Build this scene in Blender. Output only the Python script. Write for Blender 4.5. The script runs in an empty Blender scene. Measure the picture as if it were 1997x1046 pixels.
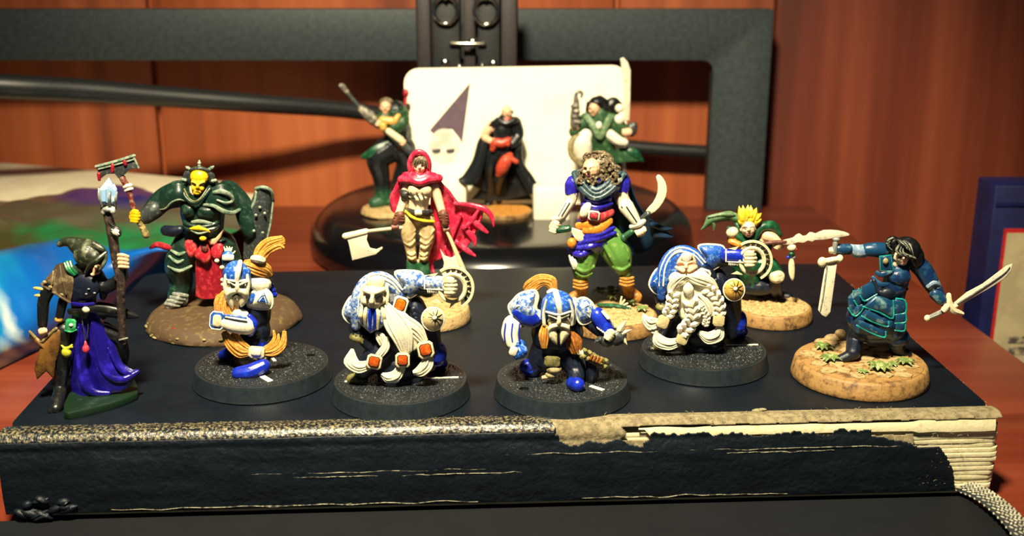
import bpy, bmesh, math, random
import numpy as np
from mathutils import Vector, Matrix, noise
from mathutils.kdtree import KDTree
from mathutils.geometry import tessellate_polygon

# ---------------------------------------------------------------- camera, world, lamp, exposure
S = 0.01                                   # authoring unit is the centimetre
FPX, CX, CY = 2200.0, 998.5, 523.0
PITCH = math.atan(647.0 / 2200.0)
T = 2.2                                    # height of the book's top above the table
CAMZ = T + 10.4
SC = bpy.context.scene
COL = SC.collection

cam_d = bpy.data.cameras.new('camera')
cam_d.sensor_width = 36.0
cam_d.lens = 36.0 * FPX / 1997.0
cam_d.clip_start = 0.005
cam_d.clip_end = 50
cam_d.dof.use_dof = True
cam_d.dof.focus_distance = 0.272
cam_d.dof.aperture_fstop = 21.0
cam = bpy.data.objects.new('camera', cam_d)
COL.objects.link(cam)
cam.location = (0, 0, CAMZ * S)
cam.rotation_euler = (math.pi / 2 - PITCH, 0, 0)
SC.camera = cam

world = bpy.data.worlds.new('world'); SC.world = world
world.use_nodes = True
_bg = world.node_tree.nodes['Background']
_bg.inputs[0].default_value = (0.20, 0.34, 0.62, 1)
_bg.inputs[1].default_value = 0.06

def lamp_light(name, kind, loc, target, power, color, **kw):
    d = bpy.data.lights.new(name, kind); d.energy = power; d.color = color
    for k, v in kw.items(): setattr(d, k, v)
    o = bpy.data.objects.new(name, d); COL.objects.link(o)
    o.location = Vector(loc) * S
    o.rotation_euler = (Vector(target) - Vector(loc)).to_track_quat('-Z', 'Y').to_euler()
    return o
# the desk lamp hanging above the book, out of frame
lamp_light('desk_lamp_offscreen', 'SPOT', (-4.5, 7, 41), (-2.0, 34.5, 3), 30.0, (1.0, 0.87, 0.60),
           spot_size=math.radians(70), spot_blend=1.0, shadow_soft_size=0.028)

vs = SC.view_settings
vs.view_transform = 'Standard'; vs.look = 'None'; vs.exposure = 0.0; vs.gamma = 1.0
vs.use_curve_mapping = False
SC.cycles.use_denoising = True

# ---------------------------------------------------------------- helpers
random.seed(7)
def lin(h):
    h = h.lstrip('#')
    c = [int(h[i:i + 2], 16) / 255 for i in (0, 2, 4)]
    return tuple((x / 12.92 if x <= .04045 else ((x + .055) / 1.055) ** 2.4) for x in c) + (1,)

MATS = {}
def nodes_of(m):
    m.use_nodes = True
    nt = m.node_tree
    return nt, nt.nodes, nt.links, nt.nodes['Principled BSDF']

def paint(name, c1, c2=None, mix=0.5, scale=900, rough=0.42, metal=0.0, bump=0.25, bscale=2500, spec=0.5, coat=0.0, detail=4.0):
    """brushed-on colour: c1 with worn or dry-brushed patches of c2"""
    m = bpy.data.materials.new(name); nt, N, L, B = nodes_of(m)
    tc = N.new('ShaderNodeTexCoord')
    nz = N.new('ShaderNodeTexNoise'); nz.inputs['Scale'].default_value = scale; nz.inputs['Detail'].default_value = detail
    nz.inputs['Roughness'].default_value = 0.6
    L.new(tc.outputs['Object'], nz.inputs['Vector'])
    rp = N.new('ShaderNodeValToRGB')
    a = lin(c1)
    if c2 is None:
        b = tuple(min(1, x * 1.35 + .004) for x in a[:3]) + (1,)
        a2 = tuple(x * .72 for x in a[:3]) + (1,)
        rp.color_ramp.elements[0].position = .3; rp.color_ramp.elements[0].color = a2
        rp.color_ramp.elements[1].position = .7; rp.color_ramp.elements[1].color = b
    else:
        rp.color_ramp.elements[0].position = max(0, 1 - mix - .10); rp.color_ramp.elements[0].color = a
        rp.color_ramp.elements[1].position = min(1, 1 - mix + .10); rp.color_ramp.elements[1].color = lin(c2)
    L.new(nz.outputs['Fac'], rp.inputs[0]); L.new(rp.outputs[0], B.inputs['Base Color'])
    B.inputs['Roughness'].default_value = rough; B.inputs['Metallic'].default_value = metal
    B.inputs['Specular IOR Level'].default_value = spec
    B.inputs['Coat Weight'].default_value = coat
    if bump:
        n2 = N.new('ShaderNodeTexNoise'); n2.inputs['Scale'].default_value = bscale; n2.inputs['Detail'].default_value = 3
        L.new(tc.outputs['Object'], n2.inputs['Vector'])
        bp = N.new('ShaderNodeBump'); bp.inputs['Strength'].default_value = bump; bp.inputs['Distance'].default_value = 0.0002
        L.new(n2.outputs['Fac'], bp.inputs['Height']); L.new(bp.outputs[0], B.inputs['Normal'])
    MATS[name] = m
    return m

def wood(name, cols, axis, scale=1.0, rough=0.4, coat=0.1):
    """veneer with grain running along the given axis (0 x, 1 y, 2 z)"""
    m = bpy.data.materials.new(name); nt, N, L, B = nodes_of(m)
    tc = N.new('ShaderNodeTexCoord'); mp = N.new('ShaderNodeMapping')
    sc = [60 * scale] * 3; sc[axis] = 2.5 * scale
    mp.inputs['Scale'].default_value = sc
    L.new(tc.outputs['Object'], mp.inputs['Vector'])
    n1 = N.new('ShaderNodeTexNoise'); n1.inputs['Scale'].default_value = 1.0; n1.inputs['Detail'].default_value = 6; n1.inputs['Distortion'].default_value = .6
    L.new(mp.outputs[0], n1.inputs['Vector'])
    mp2 = N.new('ShaderNodeMapping'); s2 = [260 * scale] * 3; s2[axis] = 6 * scale; mp2.inputs['Scale'].default_value = s2
    L.new(tc.outputs['Object'], mp2.inputs['Vector'])
    n2 = N.new('ShaderNodeTexNoise'); n2.inputs['Scale'].default_value = 1; n2.inputs['Detail'].default_value = 3
    L.new(mp2.outputs[0], n2.inputs['Vector'])
    mx = N.new('ShaderNodeMath'); mx.operation = 'MULTIPLY_ADD'; mx.inputs[1].default_value = .3
    L.new(n2.outputs['Fac'], mx.inputs[0]); L.new(n1.outputs['Fac'], mx.inputs[2])
    rp = N.new('ShaderNodeValToRGB'); cr = rp.color_ramp
    cr.elements[0].position = .45; cr.elements[0].color = lin(cols[0])
    cr.elements[1].position = .85; cr.elements[1].color = lin(cols[2])
    e = cr.elements.new(.64); e.color = lin(cols[1])
    L.new(mx.outputs[0], rp.inputs[0]); L.new(rp.outputs[0], B.inputs['Base Color'])
    B.inputs['Roughness'].default_value = rough; B.inputs['Coat Weight'].default_value = coat
    B.inputs['Coat Roughness'].default_value = .25
    MATS[name] = m
    return m

# camera-model helpers used only to look up where things stand
FW = Vector((0, math.cos(PITCH), -math.sin(PITCH))); UP = Vector((0, math.sin(PITCH), math.cos(PITCH)))
CAMP = Vector((0, 0, CAMZ))
def ray(px, py):
    return FW + Vector((1, 0, 0)) * ((px - CX) / FPX) - UP * ((py - CY) / FPX)
def onY(px, py, Y):
    d = ray(px, py); return CAMP + d * (Y / d.y)
def onZ(px, py, z):
    d = ray(px, py); return CAMP + d * ((z - CAMZ) / d.z)
def axial(P):
    return (Vector(P) - CAMP).dot(FW)

def catmull(pts, k, closed=False):
    """pts: list of equal-length tuples; returns a smooth resample through them"""
    n = len(pts)
    if n < 3 or k <= 1: return [tuple(p) for p in pts]
    out = []
    segs = n if closed else n - 1
    for i in range(segs):
        if closed:
            p0, p1, p2, p3 = pts[(i - 1) % n], pts[i], pts[(i + 1) % n], pts[(i + 2) % n]
        else:
            p1, p2 = pts[i], pts[i + 1]
            p0 = pts[i - 1] if i else tuple(2 * a - b for a, b in zip(p1, p2))
            p3 = pts[i + 2] if i + 2 < n else tuple(2 * b - a for a, b in zip(p1, p2))
        for j in range(k):
            t = j / k; t2 = t * t; t3 = t2 * t
            out.append(tuple(.5 * (2 * b + (c - a) * t + (2 * a - 5 * b + 4 * c - d) * t2 + (3 * b - a - 3 * c + d) * t3)
                             for a, b, c, d in zip(p0, p1, p2, p3)))
    if not closed: out.append(tuple(pts[-1]))
    return out

def tag(o, label=None, cat=None, group=None, kind=None):
    if label: o['label'] = label
    if cat: o['category'] = cat
    if group: o['group'] = group
    if kind: o['kind'] = kind
    return o

def thing(name, label, cat, loc, group=None):
    o = bpy.data.objects.new(name, None); COL.objects.link(o)
    o.empty_display_size = .005
    o.location = Vector(loc) * S
    tag(o, label, cat, group)
    return o

def world_origin(o):
    v = Vector((0, 0, 0))
    while o is not None:
        v = v + Vector(o.location); o = o.parent
    return v

class MB:
    """collects shapes (centimetres, world axes); build() links them as ONE mesh object"""
    def __init__(s, mat=None):
        s.v = []; s.f = []; s.fm = []; s.mats = []; s.cur = 0
        if mat: s.use(mat)
    def use(s, mat):
        if mat not in s.mats: s.mats.append(mat)
        s.cur = s.mats.index(mat); return s
    def add(s, vs, fs):
        b = len(s.v)
        s.v.extend([Vector(x) for x in vs])
        for f in fs:
            s.f.append([i + b for i in f]); s.fm.append(s.cur)
    def tube(s, pts, rad, n=10, flat=1.0, cap='round', closed=False, ref=Vector((0, 1, 0))):
        pts = [Vector(p) for p in pts]; m = len(pts)
        tang = []
        for i in range(m):
            if closed: t = pts[(i + 1) % m] - pts[i - 1]
            else: t = pts[min(i + 1, m - 1)] - pts[max(i - 1, 0)]
            tang.append(t.normalized() if t.length > 1e-9 else Vector((0, 0, 1)))
        rings = []
        def ring(p, t, r):
            side = t.cross(ref)
            if side.length < .15: side = t.cross(Vector((0.3, 0, 1)))
            side.normalize(); nn = side.cross(t)
            return [p + side * (r * math.cos(a)) + nn * (r * flat * math.sin(a)) for a in [2 * math.pi * j / n for j in range(n)]]
        if cap == 'round' and not closed:
            for a in (80, 50, 25):
                a = math.radians(a); r = rad[0]
                rings.append(ring(pts[0] - tang[0] * r * math.sin(a) * min(1, flat + .3), tang[0], r * math.cos(a)))
        for i in range(m): rings.append(ring(pts[i], tang[i], rad[i]))
        if cap == 'round' and not closed:
            for a in (25, 50, 80):
                a = math.radians(a); r = rad[-1]
                rings.append(ring(pts[-1] + tang[-1] * r * math.sin(a) * min(1, flat + .3), tang[-1], r * math.cos(a)))
        vs = [p for r in rings for p in r]; fs = []; R = len(rings)
        for i in range(R if closed else R - 1):
            for j in range(n):
                a, b = i * n + j, i * n + (j + 1) % n
                c, d = ((i + 1) % R) * n + (j + 1) % n, ((i + 1) % R) * n + j
                fs.append([a, d, c, b])
        if not closed and cap:
            fs.append(list(range(n))); fs.append(list(range((R - 1) * n, R * n))[::-1])
        s.add(vs, fs)
    def ell(s, c, r, M=None, seg=12, rings=8):
        c = Vector(c); vs = []; fs = []
        M = M or Matrix.Identity(3)
        vs.append(c + M @ Vector((0, 0, r[2])))
        for i in range(1, rings):
            th = math.pi * i / rings
            for j in range(seg):
                ph = 2 * math.pi * j / seg
                vs.append(c + M @ Vector((r[0] * math.sin(th) * math.cos(ph), r[1] * math.sin(th) * math.sin(ph), r[2] * math.cos(th))))
        vs.append(c + M @ Vector((0, 0, -r[2])))
        for j in range(seg): fs.append([0, 1 + j, 1 + (j + 1) % seg])
        for i in range(rings - 2):
            for j in range(seg):
                a = 1 + i * seg + j; b = 1 + i * seg + (j + 1) % seg
                fs.append([a, a + seg, b + seg, b])
        e = len(vs) - 1; b0 = 1 + (rings - 2) * seg
        for j in range(seg): fs.append([b0 + j, e, b0 + (j + 1) % seg])
        s.add(vs, fs)
    def lathe(s, c, prof, n=48, sx=1.0, sy=1.0, wob=None):
        """prof: (radius, z) pairs from bottom to top, closed with caps"""
        c = Vector(c); vs = []; fs = []
        for k, (r, z) in enumerate(prof):
            for j in range(n):
                a = 2 * math.pi * j / n
                w = 1 + (wob(a, k) if wob else 0)
                vs.append(c + Vector((r * w * sx * math.cos(a), r * w * sy * math.sin(a), z)))
        for k in range(len(prof) - 1):
            for j in range(n):
                a, b = k * n + j, k * n + (j + 1) % n
                fs.append([a, b, b + n, a + n])
        fs.append(list(range(n))[::-1]); fs.append(list(range((len(prof) - 1) * n, len(prof) * n)))
        s.add(vs, fs)
    def box(s, c, h, M=None):
        c = Vector(c); M = M or Matrix.Identity(3)
        vs = [c + M @ Vector((x * h[0], y * h[1], z * h[2])) for x in (-1, 1) for y in (-1, 1) for z in (-1, 1)]
        s.add(vs, [[0, 1, 3, 2], [4, 6, 7, 5], [0, 4, 5, 1], [2, 3, 7, 6], [0, 2, 6, 4], [1, 5, 7, 3]])
    def prism3(s, front, back):
        """two matching outlines (lists of Vectors): solid between them"""
        n = len(front); vs = list(front) + list(back); fs = []
        tri = tessellate_polygon([front])
        for t in tri: fs.append(list(t)); fs.append([i + n for i in t][::-1])
        for i in range(n):
            j = (i + 1) % n; fs.append([i, j, j + n, i + n])
        s.add(vs, fs)
    def grid(s, P, th=0.0):
        """P: rows of Vectors; a surface with thickness"""
        R, C = len(P), len(P[0])
        vs = [Vector(p) for r in P for p in r]
        fs = [[i * C + j, (i + 1) * C + j, (i + 1) * C + j + 1, i * C + j + 1] for i in range(R - 1) for j in range(C - 1)]
        if th:
            nn = []
            for i in range(R):
                for j in range(C):
                    a = Vector(P[min(i + 1, R - 1)][j]) - Vector(P[max(i - 1, 0)][j])
                    b = Vector(P[i][min(j + 1, C - 1)]) - Vector(P[i][max(j - 1, 0)])
                    q = a.cross(b); nn.append(q.normalized() if q.length > 1e-12 else Vector((0, -1, 0)))
            b0 = len(vs)
            vs += [v - n * th for v, n in zip(list(vs), nn)]
            fs += [[x + b0 for x in f[::-1]] for f in list(fs)]
            rim = [(i * C, (i + 1) * C) for i in range(R - 1)] + [((i + 1) * C + C - 1, i * C + C - 1) for i in range(R - 1)]
            rim += [(j + 1, j) for j in range(C - 1)] + [((R - 1) * C + j, (R - 1) * C + j + 1) for j in range(C - 1)]
            fs += [[a, a + b0, b + b0, b] for a, b in rim]
        s.add(vs, fs)
    def build(s, name, parent=None, voxel=None, smooth=2, angle=38, bevel=0.0, subd=0, label=None):
        org = world_origin(parent) if parent is not None else Vector((0, 0, 0))
        me = bpy.data.meshes.new(name)
        me.from_pydata([tuple(p * S - org) for p in s.v], [], s.f)
        me.update()
        bm = bmesh.new(); bm.from_mesh(me); bmesh.ops.recalc_face_normals(bm, faces=bm.faces); bm.to_mesh(me); bm.free()
        for m in s.mats: me.materials.append(MATS[m])
        me.polygons.foreach_set('material_index', s.fm)
        if voxel or bevel or subd:
            tmp = bpy.data.objects.new('tmp', me); COL.objects.link(tmp)
            if bevel:
                md = tmp.modifiers.new('b', 'BEVEL'); md.width = bevel * S; md.segments = 2; md.limit_method = 'ANGLE'
                md.angle_limit = math.radians(35); md.harden_normals = False
            if subd:
                md = tmp.modifiers.new('s', 'SUBSURF'); md.levels = subd; md.render_levels = subd
            if voxel:
                md = tmp.modifiers.new('r', 'REMESH'); md.mode = 'VOXEL'; md.voxel_size = voxel * S; md.use_smooth_shade = True
                if smooth:
                    md = tmp.modifiers.new('sm', 'SMOOTH'); md.factor = .5; md.iterations = smooth
            dg = bpy.context.evaluated_depsgraph_get(); dg.update()
            me2 = bpy.data.meshes.new_from_object(tmp.evaluated_get(dg), preserve_all_data_layers=True, depsgraph=dg)
            bpy.data.objects.remove(tmp)
            if voxel:
                me2.materials.clear()
                for m in s.mats: me2.materials.append(MATS[m])
                if len(s.mats) > 1:
                    kd = KDTree(len(me.vertices) + len(me.polygons)); lab = []
                    vm = [0] * len(me.vertices)
                    for p, k in zip(s.f, s.fm):
                        for i in p: vm[i] = k
                    for i, vx in enumerate(me.vertices): kd.insert(vx.co, i); lab.append(vm[i])
                    b = len(lab)
                    for i, p in enumerate(me.polygons): kd.insert(p.center, b + i); lab.append(s.fm[i])
                    kd.balance()
                    lb = np.array([lab[kd.find(p.center)[1]] for p in me2.polygons], dtype=np.int32)
                    li = np.zeros(len(me2.loops), dtype=np.int32); me2.loops.foreach_get('vertex_index', li)
                    tot = np.zeros(len(me2.polygons), dtype=np.int32); me2.polygons.foreach_get('loop_total', tot)
                    fi = np.repeat(np.arange(len(tot)), tot); nm = len(s.mats)
                    for _ in range(9):                      # clean ragged colour borders by majority vote
                        vc = np.zeros((len(me2.vertices), nm)); np.add.at(vc, (li, lb[fi]), 1.0)
                        fc = np.zeros((len(tot), nm)); np.add.at(fc, fi, vc[li]); lb = fc.argmax(1).astype(np.int32)
                    me2.polygons.foreach_set('material_index', lb)
                else:
                    me2.polygons.foreach_set('material_index', [0] * len(me2.polygons))
            bpy.data.meshes.remove(me); me = me2; me.name = name
        me.polygons.foreach_set('use_smooth', [True] * len(me.polygons))
        if not voxel: me.set_sharp_from_angle(angle=math.radians(angle))
        me.update()
        o = bpy.data.objects.new(name, me); COL.objects.link(o)
        if parent is not None: o.parent = parent
        if label: o['label'] = label
        return o

def carve(o, cutter, angle=60):
    """cut the cutter's solid out of a finished part, so that the hollow is real"""
    org = world_origin(o.parent)
    cm = bpy.data.meshes.new('cut'); cm.from_pydata([tuple(p * S - org) for p in cutter.v], [], cutter.f)
    bm = bmesh.new(); bm.from_mesh(cm); bmesh.ops.recalc_face_normals(bm, faces=bm.faces); bm.to_mesh(cm); bm.free()
    a = bpy.data.objects.new('a', o.data); b = bpy.data.objects.new('b', cm); COL.objects.link(a); COL.objects.link(b)
    md = a.modifiers.new('c', 'BOOLEAN'); md.operation = 'DIFFERENCE'; md.object = b; md.solver = 'EXACT'
    dg = bpy.context.evaluated_depsgraph_get(); dg.update()
    me = bpy.data.meshes.new_from_object(a.evaluated_get(dg), preserve_all_data_layers=True, depsgraph=dg)
    bpy.data.objects.remove(a); bpy.data.objects.remove(b); bpy.data.meshes.remove(cm)
    me.polygons.foreach_set('use_smooth', [True] * len(me.polygons)); me.set_sharp_from_angle(angle=math.radians(angle)); me.update()
    me.name = o.name; o.data = me

class Fig:
    """a figure's own frame: reads positions in a crop of the photo at the figure's distance; depths in the same units"""
    def __init__(s, Y0, crop):
        s.Y0 = Y0; s.crop(*crop)
    def crop(s, x0, y0, sc):
        s.x0, s.y0, s.sc = x0, y0, sc
        s.k = axial((0, s.Y0, T + 1.5)) / FPX / sc       # centimetres per crop unit
        return s
    def px(s, u, v): return s.x0 + u / s.sc, s.y0 + v / s.sc
    def P(s, u, v, d=0.0):
        a, b = s.px(u, v); return onY(a, b, s.Y0 + d * s.k)
    def gd(s, u, v, z):
        """depth at which this point of the figure meets height z"""
        a, b = s.px(u, v); return (onZ(a, b, z).y - s.Y0) / s.k
    def pen(s, mat): return Pen(s, mat)

class Pen(MB):
    def __init__(s, F, mat):
        super().__init__(mat); s.F = F
    def ball(s, u, v, d, ru, rv=None, rd=None, rot=0, seg=12, rings=8):
        k = s.F.k; rv = ru if rv is None else rv; rd = min(ru, rv) if rd is None else rd
        s.ell(s.F.P(u, v, d), (ru * k, rd * k, rv * k), Matrix.Rotation(math.radians(rot), 3, 'Y'), seg, rings)
        return s
    def limb(s, pts, sub=4, n=10, flat=1.0, cap='round', closed=False):
        q = catmull(pts, sub, closed)
        s.tube([s.F.P(p[0], p[1], p[2]) for p in q], [max(.05, p[3]) * s.F.k for p in q], n, flat, cap, closed)
        return s
    def loop(s, poly, d, r, sub=1, n=6, flat=1.0):
        pts = [(p[0], p[1], p[2] if len(p) > 2 else d, r) for p in poly]
        return s.limb(pts, sub, n, flat, closed=True)
    def plate(s, poly, d, th=6, bulge=0, back=4, sub=1, inset=.93):
        P3 = [(p[0], p[1], (p[2] if len(p) > 2 else 0) + d) for p in poly]
        P3 = catmull(P3, sub, True)
        n = len(P3); c = [sum(p[i] for p in P3) / n for i in range(3)]
        rows = [(1, 0), (inset, -th)] + [(q, -th - bulge * (1 - q * q)) for q in (.75, .5, .25)]
        vs = []; fs = []
        for q, dd in rows:
            for p in P3: vs.append(s.F.P(c[0] + (p[0] - c[0]) * q, c[1] + (p[1] - c[1]) * q, c[2] + (p[2] - c[2]) * q + dd))
        vs.append(s.F.P(c[0], c[1], c[2] - th - bulge)); ci = len(vs) - 1
        for k in range(len(rows) - 1):
            for j in range(n): fs.append([k * n + j, k * n + (j + 1) % n, (k + 1) * n + (j + 1) % n, (k + 1) * n + j])
        b = (len(rows) - 1) * n
        for j in range(n): fs.append([b + j, b + (j + 1) % n, ci])
        b2 = len(vs)
        for p in P3: vs.append(s.F.P(p[0], p[1], p[2] + back))
        vs.append(s.F.P(c[0], c[1], c[2] + back - bulge * .6)); cj = len(vs) - 1
        for j in range(n):
            fs.append([(j + 1) % n, j, b2 + j, b2 + (j + 1) % n]); fs.append([b2 + (j + 1) % n, b2 + j, cj])
        s.add(vs, fs); return s
    def prism(s, poly, d0, d1, sub=1):
        q = catmull([(p[0], p[1], p[2] if len(p) > 2 else 0) for p in poly], sub, True)
        s.prism3([s.F.P(p[0], p[1], p[2] + d0) for p in q], [s.F.P(p[0], p[1], p[2] + d1) for p in q]); return s
    def sheet(s, rows, th=4, k=4):
        rows = [catmull(r, k) for r in rows]
        cols = [catmull([r[j] for r in rows], k) for j in range(len(rows[0]))]
        P = [[s.F.P(*cols[j][i]) for j in range(len(cols))] for i in range(len(cols[0]))]
        s.grid(P, th * s.F.k); return s
    def strands(s, path, count, spread, r, flat=.7, jit=.2, sub=4, taper=.5, n=6, seed=1):
        """a lock: strands side by side over a flat root, along a path of (u, v, d, halfwidth)"""
        cur = s.mats[s.cur]; r = r * .80
        s.use('root_orange' if 'orange' in cur or 'brown' in cur else 'root_white')
        s.limb([(p[0], p[1], p[2] + r * .9, max(r * .8, p[3] * spread * .92)) for p in path], sub, 10, .22)
        s.use(cur)
        rnd = random.Random(seed)
        q = [Vector((p[0], p[1])) for p in path]
        for i in range(count):
            o = (i - (count - 1) / 2) / max(1, (count - 1) / 2) if count > 1 else 0
            pts = []
            for j, p in enumerate(path):
                t = (q[min(j + 1, len(q) - 1)] - q[max(j - 1, 0)])
                t = t.normalized() if t.length else Vector((1, 0)); nrm = Vector((-t.y, t.x))
                w = p[3] * spread * (o + rnd.uniform(-jit, jit) * .5)
                rr = r * (1 - (1 - taper) * abs(2 * j / (len(path) - 1) - 1) ** 3)
                pts.append((p[0] + nrm.x * w, p[1] + nrm.y * w, p[2] + rnd.uniform(-1, 1) * r * .35 + abs(o) * r * .8, rr))
            s.limb(pts, sub, n, flat)
        return s
    def hand(s, u, v, d, r, ang=0, open_=False):
        """palm, four bent fingers and a thumb; ang turns it in the picture plane"""
        c, sn = math.cos(math.radians(ang)), math.sin(math.radians(ang))
        def q(x, y): return u + (x * c - y * sn) * r, v + (x * sn + y * c) * r
        a = q(0, 0); s.ball(a[0], a[1], d, r * .75, r * .8, r * .6, -ang)
        for i, (y, L) in enumerate(((-.62, .85), (-.2, 1.0), (.22, .95), (.6, .75))):
            if open_:
                p = [(*q(.3, y * .9), d, r * .2), (*q(.9, y * 1.15), d - r * .1, r * .2), (*q(.9 + .7 * L, y * 1.4), d + r * .05, r * .16)]
            else:
                p = [(*q(-.35, y), d - r * .45, r * .23), (*q(.25, y), d - r * .78, r * .24), (*q(.75 * L, y), d - r * .5, r * .22), (*q(.72 * L, y), d + r * .05, r * .2)]
            s.limb(p, 3, 7)
        if open_: t = [(*q(-.2, .6), d, r * .22), (*q(.2, 1.1), d - r * .2, r * .22), (*q(.6, 1.45), d - r * .2, r * .18)]
        else: t = [(*q(-.5, -.5), d - r * .3, r * .24), (*q(-.15, -.95), d - r * .6, r * .23), (*q(.4, -.9), d - r * .75, r * .2)]
        s.limb(t, 3, 7); return s
    def face(s, u, v, d, r, turn=0.0, tilt=0.0, beard=False):
        """head looking at the viewer (turn > 0 looks to the right of the picture)"""
        t = turn * r
        s.ball(u, v - .12 * r, d, r * .78, r * .92, r * .88)
        s.ball(u + t * .5, v + .42 * r, d - .18 * r, r * .5, r * .48, r * .55)
        s.ball(u + t * .6, v + .75 * r, d - .5 * r, r * .2, r * .16, r * .18)
        s.limb([(u + t * .75, v - .22 * r, d - .82 * r, r * .1), (u + t * .95, v + .08 * r, d - 1.0 * r, r * .14), (u + t * .8, v + .2 * r, d - .8 * r, r * .16)], 2, 8)
        for sg in (-1, 1):
            s.limb([(u + t * .7 + sg * .1 * r, v - .2 * r, d - .82 * r, r * .09), (u + t * .55 + sg * .38 * r, v - .3 * r, d - .72 * r, r * .11), (u + t * .3 + sg * .6 * r, v - .18 * r, d - .5 * r, r * .1)], 2, 7)
            s.ball(u + t * .6 + sg * .38 * r, v + .2 * r, d - .58 * r, r * .22, r * .2, r * .2)
            s.ball(u + sg * .78 * r, v + .05 * r, d + .05 * r, r * .1, r * .22, r * .16)
        s.limb([(u + t * .75 - .2 * r, v + .46 * r, d - .68 * r, r * .06), (u + t * .85, v + .43 * r, d - .78 * r, r * .08), (u + t * .75 + .2 * r, v + .46 * r, d - .68 * r, r * .06)], 2, 7)
        return s

def eyes_mouth(F, u, v, d, r, turn, root_part, mouth=True):
    t = turn * r
    for sg in (-1, 1):
        e = F.pen('ink')
        e.limb([(u + t * .65 + sg * .14 * r, v - .04 * r, d - .72 * r, r * .05), (u + t * .6 + sg * .3 * r, v - .07 * r, d - .7 * r, r * .08), (u + t * .5 + sg * .45 * r, v - .05 * r, d - .6 * r, r * .05)], 2, 6)
        e.build('eye', root_part)
    if mouth:
        e = F.pen('lip'); e.limb([(u + t * .75 - .2 * r, v + .54 * r, d - .68 * r, r * .035), (u + t * .85, v + .53 * r, d - .76 * r, r * .05), (u + t * .75 + .2 * r, v + .54 * r, d - .68 * r, r * .035)], 2, 6)
        e.build('mouth', root_part)

def base_of(px_c, px_front, px_w, zfloor=T):
    """centre and radius of a round base from its middle, front foot and width in the photo"""
    g = onZ(px_c, px_front, zfloor); Y = g.y + 1.5
    for _ in range(8):
        c = Vector((0, Y, zfloor)); R = px_w / 2 * axial(c) / FPX; Y = g.y + R
    X = (px_c - CX) / FPX * axial((0, Y, zfloor))
    return Vector((X, Y, zfloor)), R
# ---------------------------------------------------------------- materials of the place
wood('table_veneer', ('#642818', '#74301c', '#84402a'), 0, .8, .36, .15)
wood('wall_veneer', ('#7c3a1e', '#a8552e', '#be683a'), 2, .6, .5, 0)
wood('door_veneer', ('#3c1710', '#7a3520', '#a85434'), 2, .32, .5, .05)
paint('leather_black', '#081019', '#0c151e', .5, 120, rough=.46, bump=.5, bscale=2600, spec=.3)
paint('leather_worn', '#15181b', '#8a8468', .40, 500, rough=.4, bump=.9, bscale=1400)
paint('leather_spine', '#081019', '#0c151e', .5, 120, rough=.5, bump=1.0, bscale=1100, spec=.3)
paint('crack', '#8c8870', '#14171a', .5, 900, rough=.8)
paint('card_core', '#8f8263', '#6d6248', .5, 700, rough=.95, bump=1.0, bscale=1500)
paint('paper_cream', '#e6ddb4', '#c9bb8c', .35, 400, rough=.9, bump=.6, bscale=800)
paint('paper_fray', '#8d8666', '#4c4938', .4, 900, rough=.95)
paint('frame_black', '#2a3537', '#354042', .5, 400, rough=.58, bump=.4, bscale=1500)
paint('post_black', '#101214', None, rough=.45)
paint('post_brown', '#1c1214', None, rough=.5)
paint('cable_black', '#181b1d', None, rough=.42, bump=0)
paint('chrome', '#cfcbb8', None, rough=.16, metal=1.0, bump=0)
paint('gloss_black', '#0a0b0e', '#0e0e10', .5, 60, rough=.2, bump=0, coat=.2)
paint('card_white', '#f0ead2', '#e8e2c6', .4, 60, rough=.6, bump=0)
paint('print_mauve', '#564250', '#4c3a48', .5, 300, rough=.6, bump=0)
paint('print_grey', '#b9b2a2', '#dcd6c2', .5, 220, rough=.6, bump=0)
paint('print_dark', '#35302f', None, rough=.6, bump=0)
paint('paper_sheet', '#ecdfc0', '#dfd2b2', .5, 60, rough=.9, bump=.3, bscale=300)
paint('box_navy', '#141a4a', '#10143c', .5, 90, rough=.45, bump=0)
paint('box_cream', '#b9ab85', '#a89b78', .5, 120, rough=.6, bump=0)
paint('box_red', '#b02020', None, rough=.5, bump=0)
paint('box_print', '#4b4440', '#b9ab85', .45, 300, rough=.6, bump=0)
paint('floor_dark', '#241a16', None, rough=.7)
paint('cord_light', '#b8b49c', '#8b8876', .5, 500, rough=.7)
paint('cord_dark', '#23262a', None, rough=.8)
paint('slab_black', '#0b0d11', '#0e1014', .5, 100, rough=.75, spec=.3)

# ---------------------------------------------------------------- room shell
m = MB('floor_dark'); m.box((0, 0, -76), (200, 90, 1)); tag(m.build('floor'), kind='structure')
YW = 56.0
m = MB('wall_veneer'); m.box((0, YW + 1.6, 20), (200, 1.0, 96)); wall = tag(m.build('wall_back'), kind='structure')
def gx(px, py): return onY(px, py, YW).x
edges = [-60, -36.5, gx(311, 250), gx(1203, 8), 60 ]
for a, b in zip(edges[:-1], edges[1:]):
    m = MB('wall_veneer'); m.box(((a + b) / 2, YW + .3, 20), ((b - a) / 2 - .14, .32, 95)); m.build('panel', wall, bevel=.1)
# the cabinet door that closes the right side of the wall
m = MB('door_veneer'); xl = onY(1500, 200, YW - .4).x
m.box((xl + 40, YW - .2, 10), (40, .55, 84)); d1 = tag(m.build('door_1', bevel=.15), kind='structure')

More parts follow.
